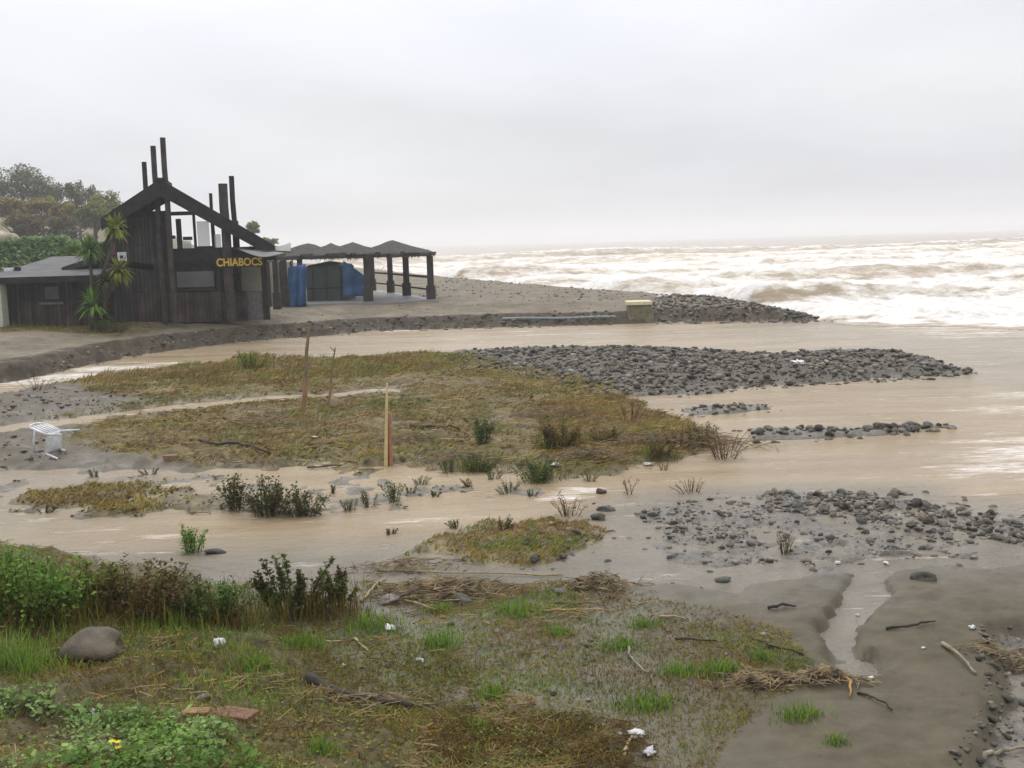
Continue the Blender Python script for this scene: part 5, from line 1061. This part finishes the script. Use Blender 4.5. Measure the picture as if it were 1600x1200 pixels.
for a_ in [('reed', (565,942), (604,906), 7, STRAW, 'straw-coloured reed slanting left of the reed heap'), ('reed', (590,892), (880,900), 6, STRAW, 'long pale reed lying across the top of the reed heap', .03),
 ('reed', (633,941), (690,958), 6, STRAW, 'straw reed below the reed heap'), ('driftwood_stick', (852,944), (948,950), 7, BARKB, 'upper of two parallel brown sticks in the mud'), ('driftwood_stick', (846,956), (958,958), 6, mat('straw2', (.36, .25, .12), .8), 'lower of two parallel brown sticks in the mud'),
 ('driftwood_stick', (938,928), (952,957), 6, BARKB, 'short stick crossing the two parallel sticks'), ('reed', (980,1012), (1013,1054), 7, PALE, 'pale curved reed in the green tufts', .08),
 ('reed', (1283,1044), (1328,1092), 9, ORNG, 'curved orange reed at the end of the sand rill', -.16), ('driftwood_stick', (1473,1008), (1526,1055), 9, PALE, 'straight pale stick lying on the bare sand'),
 ('driftwood_stick', (1536,1190), (1620,1172), 12, PALE, 'bleached branch at the lower right corner', -.12), ('reed', (553,1000), (578,1022), 6, STRAW, 'short straw reed left of the white foam piece'), ('reed', (510,1005), (548,1003), 5, STRAW, 'short horizontal reed below the dock stalks'),
 ('reed', (486,1053), (512,1054), 7, PALE, 'short pale reed on the bank'), ('reed', (648,1164), (712,1178), 6, STRAW, 'straw reed at the bottom edge'), ('reed', (820,1165), (880,1200), 5, STRAW, 'straw reed in the dark litter at the bottom'),
 ('driftwood_stick', (1340,1085), (1395,1112), 6, DARKW, 'dark twig on the sand right of the orange reed'), ('driftwood_stick', (1385,985), (1462,974), 7, DARKW, 'dark twig lying on the sand right of the rill'), ('driftwood_stick', (1200,952), (1243,950), 8, DARKW, 'dark twig on the sand left of the rill'),
 ('driftwood_stick', (1030,966), (1072,969), 6, STRAW, 'short reed by the edge of the bare sand'), ('driftwood_stick', (472,799), (500,805), 10, PALE, 'pale plank end floating below the dark shrubs'), ('driftwood_stick', (298,803), (330,804), 6, PALE, 'pale twig at the islet edge'),
 ('driftwood_stick', (1055,1000), (1120,1003), 6, DARKW, 'dark twig in the mud above the wide green clump'), ('driftwood_stick', (975,1185), (992,1140), 9, STRAW, 'straw-coloured stick lying among the white rubbish'), ('driftwood_stick', (480,733), (560,727), 6, BARKB, 'brown stick on the island edge left of the stake'),
 ('driftwood_stick', (300,690), (420,712), 7, DARKW, 'dark stick lying across the left island grass'), ('driftwood_stick', (640,668), (720,674), 8, DARKW, 'dark branch behind the timber stake'), ('driftwood_stick', (1255,1025), (1170,1000), 6, DARKW, 'dark thin branch beside the sand left of the orange reed')]:
    stick(*a_)
lg = stick('driftwood_log', (482, 1068), (645, 1112), 26, DARKW, 'long dark half-buried log in the foreground mud', .05, 0, 9, 'log')
# heaps of reed litter
def heap(px, py, wp, hp, n, label, seed):
    b = hit(px, py); sc = np.linalg.norm(b-np.array([0, 0, CAMZ]))/F; w = wp*sc; h = hp*sc; VV = []; mb = MB()
    for k in range(n):
        x_, y_ = rng.normal(0, .27)*w, rng.normal(0, .22)*w*.6; gg = float(gz(np.array([b[0]+x_]), np.array([b[1]+y_]))[0]); z_ = max(gg, 0)+rng.uniform(0, 1)*h*math.exp(-((x_/w*2.4)**2+(y_/w*3.5)**2)); a_ = rng.normal(0, .8); l_ = rng.uniform(.05, .3)*w*.6; d = np.array([math.cos(a_), math.sin(a_), rng.normal(0, .18)])*l_
        c_ = np.array([b[0]+x_, b[1]+y_, z_+.01]); mb.tube([c_-d, c_+np.array([0, 0, .01]), c_+d], [.004, .006, .003], 3, False)
    o = mb.build('reed_heap', mat('reed_brown', (.12, .080, .042), .85, .75, 9, col2=(.34, .25, .13))); return tag(o, label, 'reed heap', kind='stuff')
heap(690, 928, 190, 20, 300, 'brown tangled heap of washed-up reeds in the centre', 1); heap(935, 918, 110, 22, 240, 'smaller brown reed heap beside the stony shallows', 2); heap(640, 905, 140, 10, 120, 'thin reed litter left of the main heap', 3); heap(1290, 1062, 90, 16, 160, 'brown twig litter round the orange reed', 4); heap(1190, 1065, 120, 12, 170, 'dark twig litter beside the wide green clump', 5); heap(590, 1100, 150, 12, 160, 'twig litter along the half-buried log', 6); heap(1590, 1040, 110, 16, 150, 'dark weed litter on the wet gravel at the right edge', 7)
for k_, (px, py, wp, hp, n_, lb) in enumerate([(1100,705,150,26,260,'tangled brown brush at the seaward end of the island'),(1010,690,140,20,220,'brown brush left of the island tip'),(930,715,130,20,200,'brown brush between the island bushes'),(640,690,150,10,150,'flattened brown stems behind the stake'),(400,665,170,10,150,'flattened brown stems on the left island'),(860,650,140,14,170,'brown stems near the gravel side of the island'),(700,720,110,12,120,'dark stems on the island edge right of the stake'),(250,690,140,8,120,'flattened stems near the overturned chair')]):
    heap(px, py, wp, hp, n_, lb, 20+k_)
# split timber stake
def stake():
    b = hit(607, 733); Y = b[1]; t = thing('timber_stake', b, 'split upright timber stake, pale yellow and red, on the island', 'stake')
    def slat(name, pb, pt, w0, w1, d, m, dy):
        A_, B_ = pl(*pb, Y+dy), pl(*pt, Y+dy); A_[2] -= .06; s0 = Y/F
        mb = MB(); V = []
        for k in range(7):
            u = k/6; c_ = A_*(1-u)+B_*u; w = (w0*(1-u)+w1*u)*s0/2; V += [c_+np.array([-w, 0, 0]), c_+np.array([w, 0, 0]), c_+np.array([w*.9, d, 0]), c_+np.array([-w*.9, d, 0])]
        Fc = [(0, 3, 2, 1), (24, 25, 26, 27)]+[(4*k+i, 4*k+(i+1) % 4, 4*k+4+(i+1) % 4, 4*k+4+i) for k in range(6) for i in range(4)]; mb.add(V, Fc); mb.build(name, m, t)
    slat('split_slat', (602.5, 727), (604.5, 599), 6.5, 3.0, .05, mat('fresh_wood', (.62, .49, .25), .7, .15, 8), 0)
    slat('split_slat', (611, 731), (608, 645), 6, 3, .04, mat('red_heartwood', (.42, .19, .10), .7, .25, 8), .03)
    slat('core', (606.5, 730), (606, 660), 5, 2, .03, mat('dark_heart', (.24, .10, .06), .8, .2, 8), .07)
stake()
def pole(px0, py0, px1, py1, wp, label, split):
    b = hit(px0, py0); Y = b[1]; t = thing('reed_pole', b, label, 'pole'); A_ = b-np.array([0, 0, .05]); B_ = pl(px1, py1, Y); r_ = wp*Y/F/2; cut = A_*.6+B_*.4
    MB().tube([A_, A_*.8+B_*.2+np.array([.01, 0, 0]), cut], [r_*1.3, r_*1.2, r_], 6).build('butt', mat('reddish_reed', (.30, .17, .10), .8), t); MB().tube([cut, A_*.3+B_*.7+np.array([-.02, 0, 0]), B_], [r_, r_*.85, r_*.6], 6).build('shaft', mat('old_reed', (.22, .17, .095), .85), t)
    MB().tube([B_*.93+A_*.07, B_+np.array([-.12, 0, .03])], [r_*.5, r_*.3], 5).build('twig', mat('old_reed', ()), t)
pole(474, 637, 483, 512, 7, 'taller of two thin weathered poles standing in the island grass', 1); pole(512, 634, 524, 543, 3.5, 'shorter dark thin pole right of the taller pole', 1)
# ================================================================== PLASTIC CHAIR
def chair():
    b = hit(72, 712); t = thing('plastic_chair', b, 'white plastic garden chair tipped over on the wet mud', 'chair')
    # local frame of an upright chair facing -x, legs down; then tipped forward and turned
    th = math.radians(-84); ry = np.array([[math.cos(th), 0, math.sin(th)], [0, 1, 0], [-math.sin(th), 0, math.cos(th)]]); yw = math.radians(-16); rz = np.array([[math.cos(yw), -math.sin(yw), 0], [math.sin(yw), math.cos(yw), 0], [0, 0, 1]])
    parts = {}
    seat = MB(); n_ = 6
    V = []
    for i in range(n_+1):
        for j in range(n_+1):
            u, v = i/n_-.5, j/n_-.5; V.append((u*.44, v*.46, .42-.03*(1-4*u*u)*(1-4*v*v)+.03*(u < -.45)))
    seat.add(V, [(i*(n_+1)+j, (i+1)*(n_+1)+j, (i+1)*(n_+1)+j+1, i*(n_+1)+j+1) for i in range(n_) for j in range(n_)]); parts.setdefault('seat', []).append(seat)
    for k in range(5):
        y_ = -.18+.09*k; s_ = MB(); s_.beam((.21, y_, .44), (.31, y_, .84), .05, .012, (1, 0, 0)); parts.setdefault('back_slat', []).append(s_)
    tr = MB(); tr.tube([(.30, -.24, .80), (.325, -.12, .87), (.33, 0, .885), (.325, .12, .87), (.30, .24, .80)], .022, 6); parts['top_rail'] = [tr]
    for sy in (-1, 1):
        u_ = MB(); u_.tube([(.21, sy*.235, .42), (.30, sy*.24, .80)], .02, 6); parts.setdefault('back_post', []).append(u_)
        a_ = MB(); a_.tube([(.27, sy*.25, .66), (.05, sy*.27, .67), (-.17, sy*.26, .65), (-.21, sy*.245, .42)], .02, 6); parts.setdefault('armrest', []).append(a_)
        for sx in (-1, 1):
            l_ = MB(); l_.tube([(sx*.20, sy*.215, .42), (sx*.235, sy*.245, .2), (sx*.27, sy*.27, 0)], [.027, .023, .019], 6); parts.setdefault('leg', []).append(l_)
    allv = np.concatenate([np.array(m_.v) for l_ in parts.values() for m_ in l_])@ry.T@rz.T; off = np.array([-allv[:, 0].mean()+.12, -allv[:, 1].mean(), -allv[:, 2].min()-.05])
    for nm, l_ in parts.items():
        for m_ in l_:
            V = (np.array(m_.v)@ry.T@rz.T+off)*.84; o = link(nm, newmesh(nm, V, m_.f, WHITEP, True), t)
            if nm == 'seat': md = o.modifiers.new('s', 'SOLIDIFY'); md.thickness = .012
chair()
# ================================================================== LITTER
def crumple(name, px, py, wp, hp, label, colr, cat, seed, smooth=True, rough=.5):
    b = hit(px, py, True); sc = np.linalg.norm(b-np.array([0, 0, CAMZ]))/F; import bmesh
    bm = bmesh.new(); bmesh.ops.create_icosphere(bm, subdivisions=3, radius=1); V = np.array([v.co[:] for v in bm.verts]); Fc = np.array([[v.index for v in f.verts] for f in bm.faces]); bm.free()
    wp *= .9; hp *= .75
    n_ = fbm(V[:, 0]*1.7+seed, V[:, 1]*1.7+V[:, 2]*1.3, 4, seed, .6); V = V*(1+1.3*np.abs(n_)-.55)[:, None]*np.array([wp*sc/2, wp*sc/2*.7, hp*sc/2])
    o = link(name, newmesh(name, V, Fc, mat('litter_'+str(seed), tuple(.85*np.array(colr)), rough, .25, 14, .3, 30), False)); o.location = (b[0], b[1], b[2]+hp*sc*.32); o.rotation_euler = (0, 0, seed*1.3)
    return tag(o, label, cat)
WH = (.80, .79, .76)
for a_ in [('foam_piece', 609, 983, 30, 10, 'flat white foam piece lying in the mud', WH, 'litter', 1), ('paper_scrap', 656, 1034, 14, 11, 'small white scrap right below the foam piece', WH, 'litter', 2), ('paper_scrap', 342, 1010, 20, 24, 'crumpled white paper on the bank right of the boulder', WH, 'litter', 3),
 ('plastic_cup', 148, 1119, 22, 18, 'white crumpled cup in the grass at lower left', WH, 'litter', 4), ('plastic_bag', 995, 1152, 38, 22, 'white plastic bag in the rubbish at the bottom', WH, 'bag', 5), ('plastic_bag', 1014, 1180, 36, 18, 'greyish crumpled bag below the white bag', (.60, .57, .58), 'bag', 6),
 ('paper_scrap', 970, 1150, 14, 10, 'white scrap left of the white bag', WH, 'litter', 7), ('paper_scrap', 1360, 1062, 14, 10, 'white scrap on the sand beside the rill', WH, 'litter', 8), ('paper_scrap', 1519, 983, 13, 9, 'white scrap alone on the right sand', WH, 'litter', 9), ('paper_scrap', 1443, 1013, 10, 5, 'tiny pale scrap left of the pale stick', WH, 'litter', 10),
 ('paper_scrap', 1384, 881, 16, 7, 'white scrap in the shallow water at the rill mouth', WH, 'litter', 11), ('paper_scrap', 1309, 881, 14, 8, 'white scrap among the last stones of the shallows', WH, 'litter', 12), ('plastic_bag', 1248, 570, 38, 14, 'white plastic bag on top of the long gravel bar', WH, 'bag', 13), ('paper_scrap', 1030, 466, 14, 9, 'white object on the shingle right of the concrete block', WH, 'litter', 14),
 ('paper_scrap', 1340, 962, 10, 6, 'tiny white scrap in the rill', WH, 'litter', 15), ('paper_scrap', 870, 728, 30, 8, 'pale sheet caught in the bushes at the island edge', (.50, .48, .48), 'litter', 16), ('paper_scrap', 1576, 1054, 9, 8, 'white speck on the right edge gravel', WH, 'litter', 17), ('paper_scrap', 536, 1042, 18, 7, 'pale scrap on the bank below the short reeds', (.62, .55, .46), 'litter', 18),
 ('paper_scrap', 492, 684, 18, 5, 'pale scrap in the island grass left of the stake', (.62, .58, .42), 'litter', 19), ('paper_scrap', 1012, 727, 26, 9, 'pale foam at the stones on the island edge', (.6, .58, .55), 'litter', 20)]:
    crumple(*a_)
# red and white carton, blue bottle
b = hit(286, 952); sc = np.linalg.norm(b-np.array([0, 0, CAMZ]))/F; ct = thing('drink_carton', b, 'crushed red and white carton beside the dark green bush', 'carton')
MB().beam(b+(-.020, .0, .02), b+(.085, .02, .035), .05, .035).build('carton_body', WHITEP, ct, bevel=.006); MB().beam(b+(-.10, -.01, .012), b+(-.021, -.001, .02), .05, .033).build('red_panel', mat('carton_red', (.42, .10, .06), .6), ct, bevel=.006)
b = hit(57, 966); bt_ = thing('plastic_bottle', b, 'pale blue plastic bottle lying in the grass at left', 'bottle')
ax = np.array([.35, .2, .9]); ax /= np.linalg.norm(ax)
MB().tube([b-ax*.02, b+ax*.005, b+ax*.07, b+ax*.09], [.026, .03, .03, .012], 12).build('bottle_body', mat('blue_plastic', (.30, .62, .72), .25, .1, 8), bt_, True); MB().tube([b+ax*.0905, b+ax*.11], .014, 10).build('cap', mat('navy', (.03, .07, .14), .4), bt_)
# pale rock on the hillside
V, Fc = stone_mesh(77, 3, None, .9); c_ = pl(5, 372, 70); o = link('pale_rock', newmesh('pale_rock', V, Fc, STONE, True, np.tile([4.2, 4.0, 3.6], (len(V), 1)))); o.location = c_; o.scale = (1.25, 1.2, 1.1); tag(o, 'pale rounded rock outcrop above the hedge at the left edge', 'rock')
# ================================================================== HAZE
hz = MB().box((-12000, -200, -6.0), (12000, 12000, 32.0)); ho = hz.build('haze', None)
hm_ = bpy.data.materials.new('haze'); hm_.use_nodes = True; t = hm_.node_tree; t.nodes.clear(); o_ = t.nodes.new('ShaderNodeOutputMaterial'); v_ = t.nodes.new('ShaderNodeVolumePrincipled')
v_.inputs['Color'].default_value = (.97, .98, 1, 1); v_.inputs['Density'].default_value = .0009; v_.inputs['Anisotropy'].default_value = .35; t.links.new(v_.outputs[0], o_.inputs['Volume']); ho.data.materials.append(hm_); tag(ho, kind='stuff', label='thin sea haze over the whole shore', cat='haze')
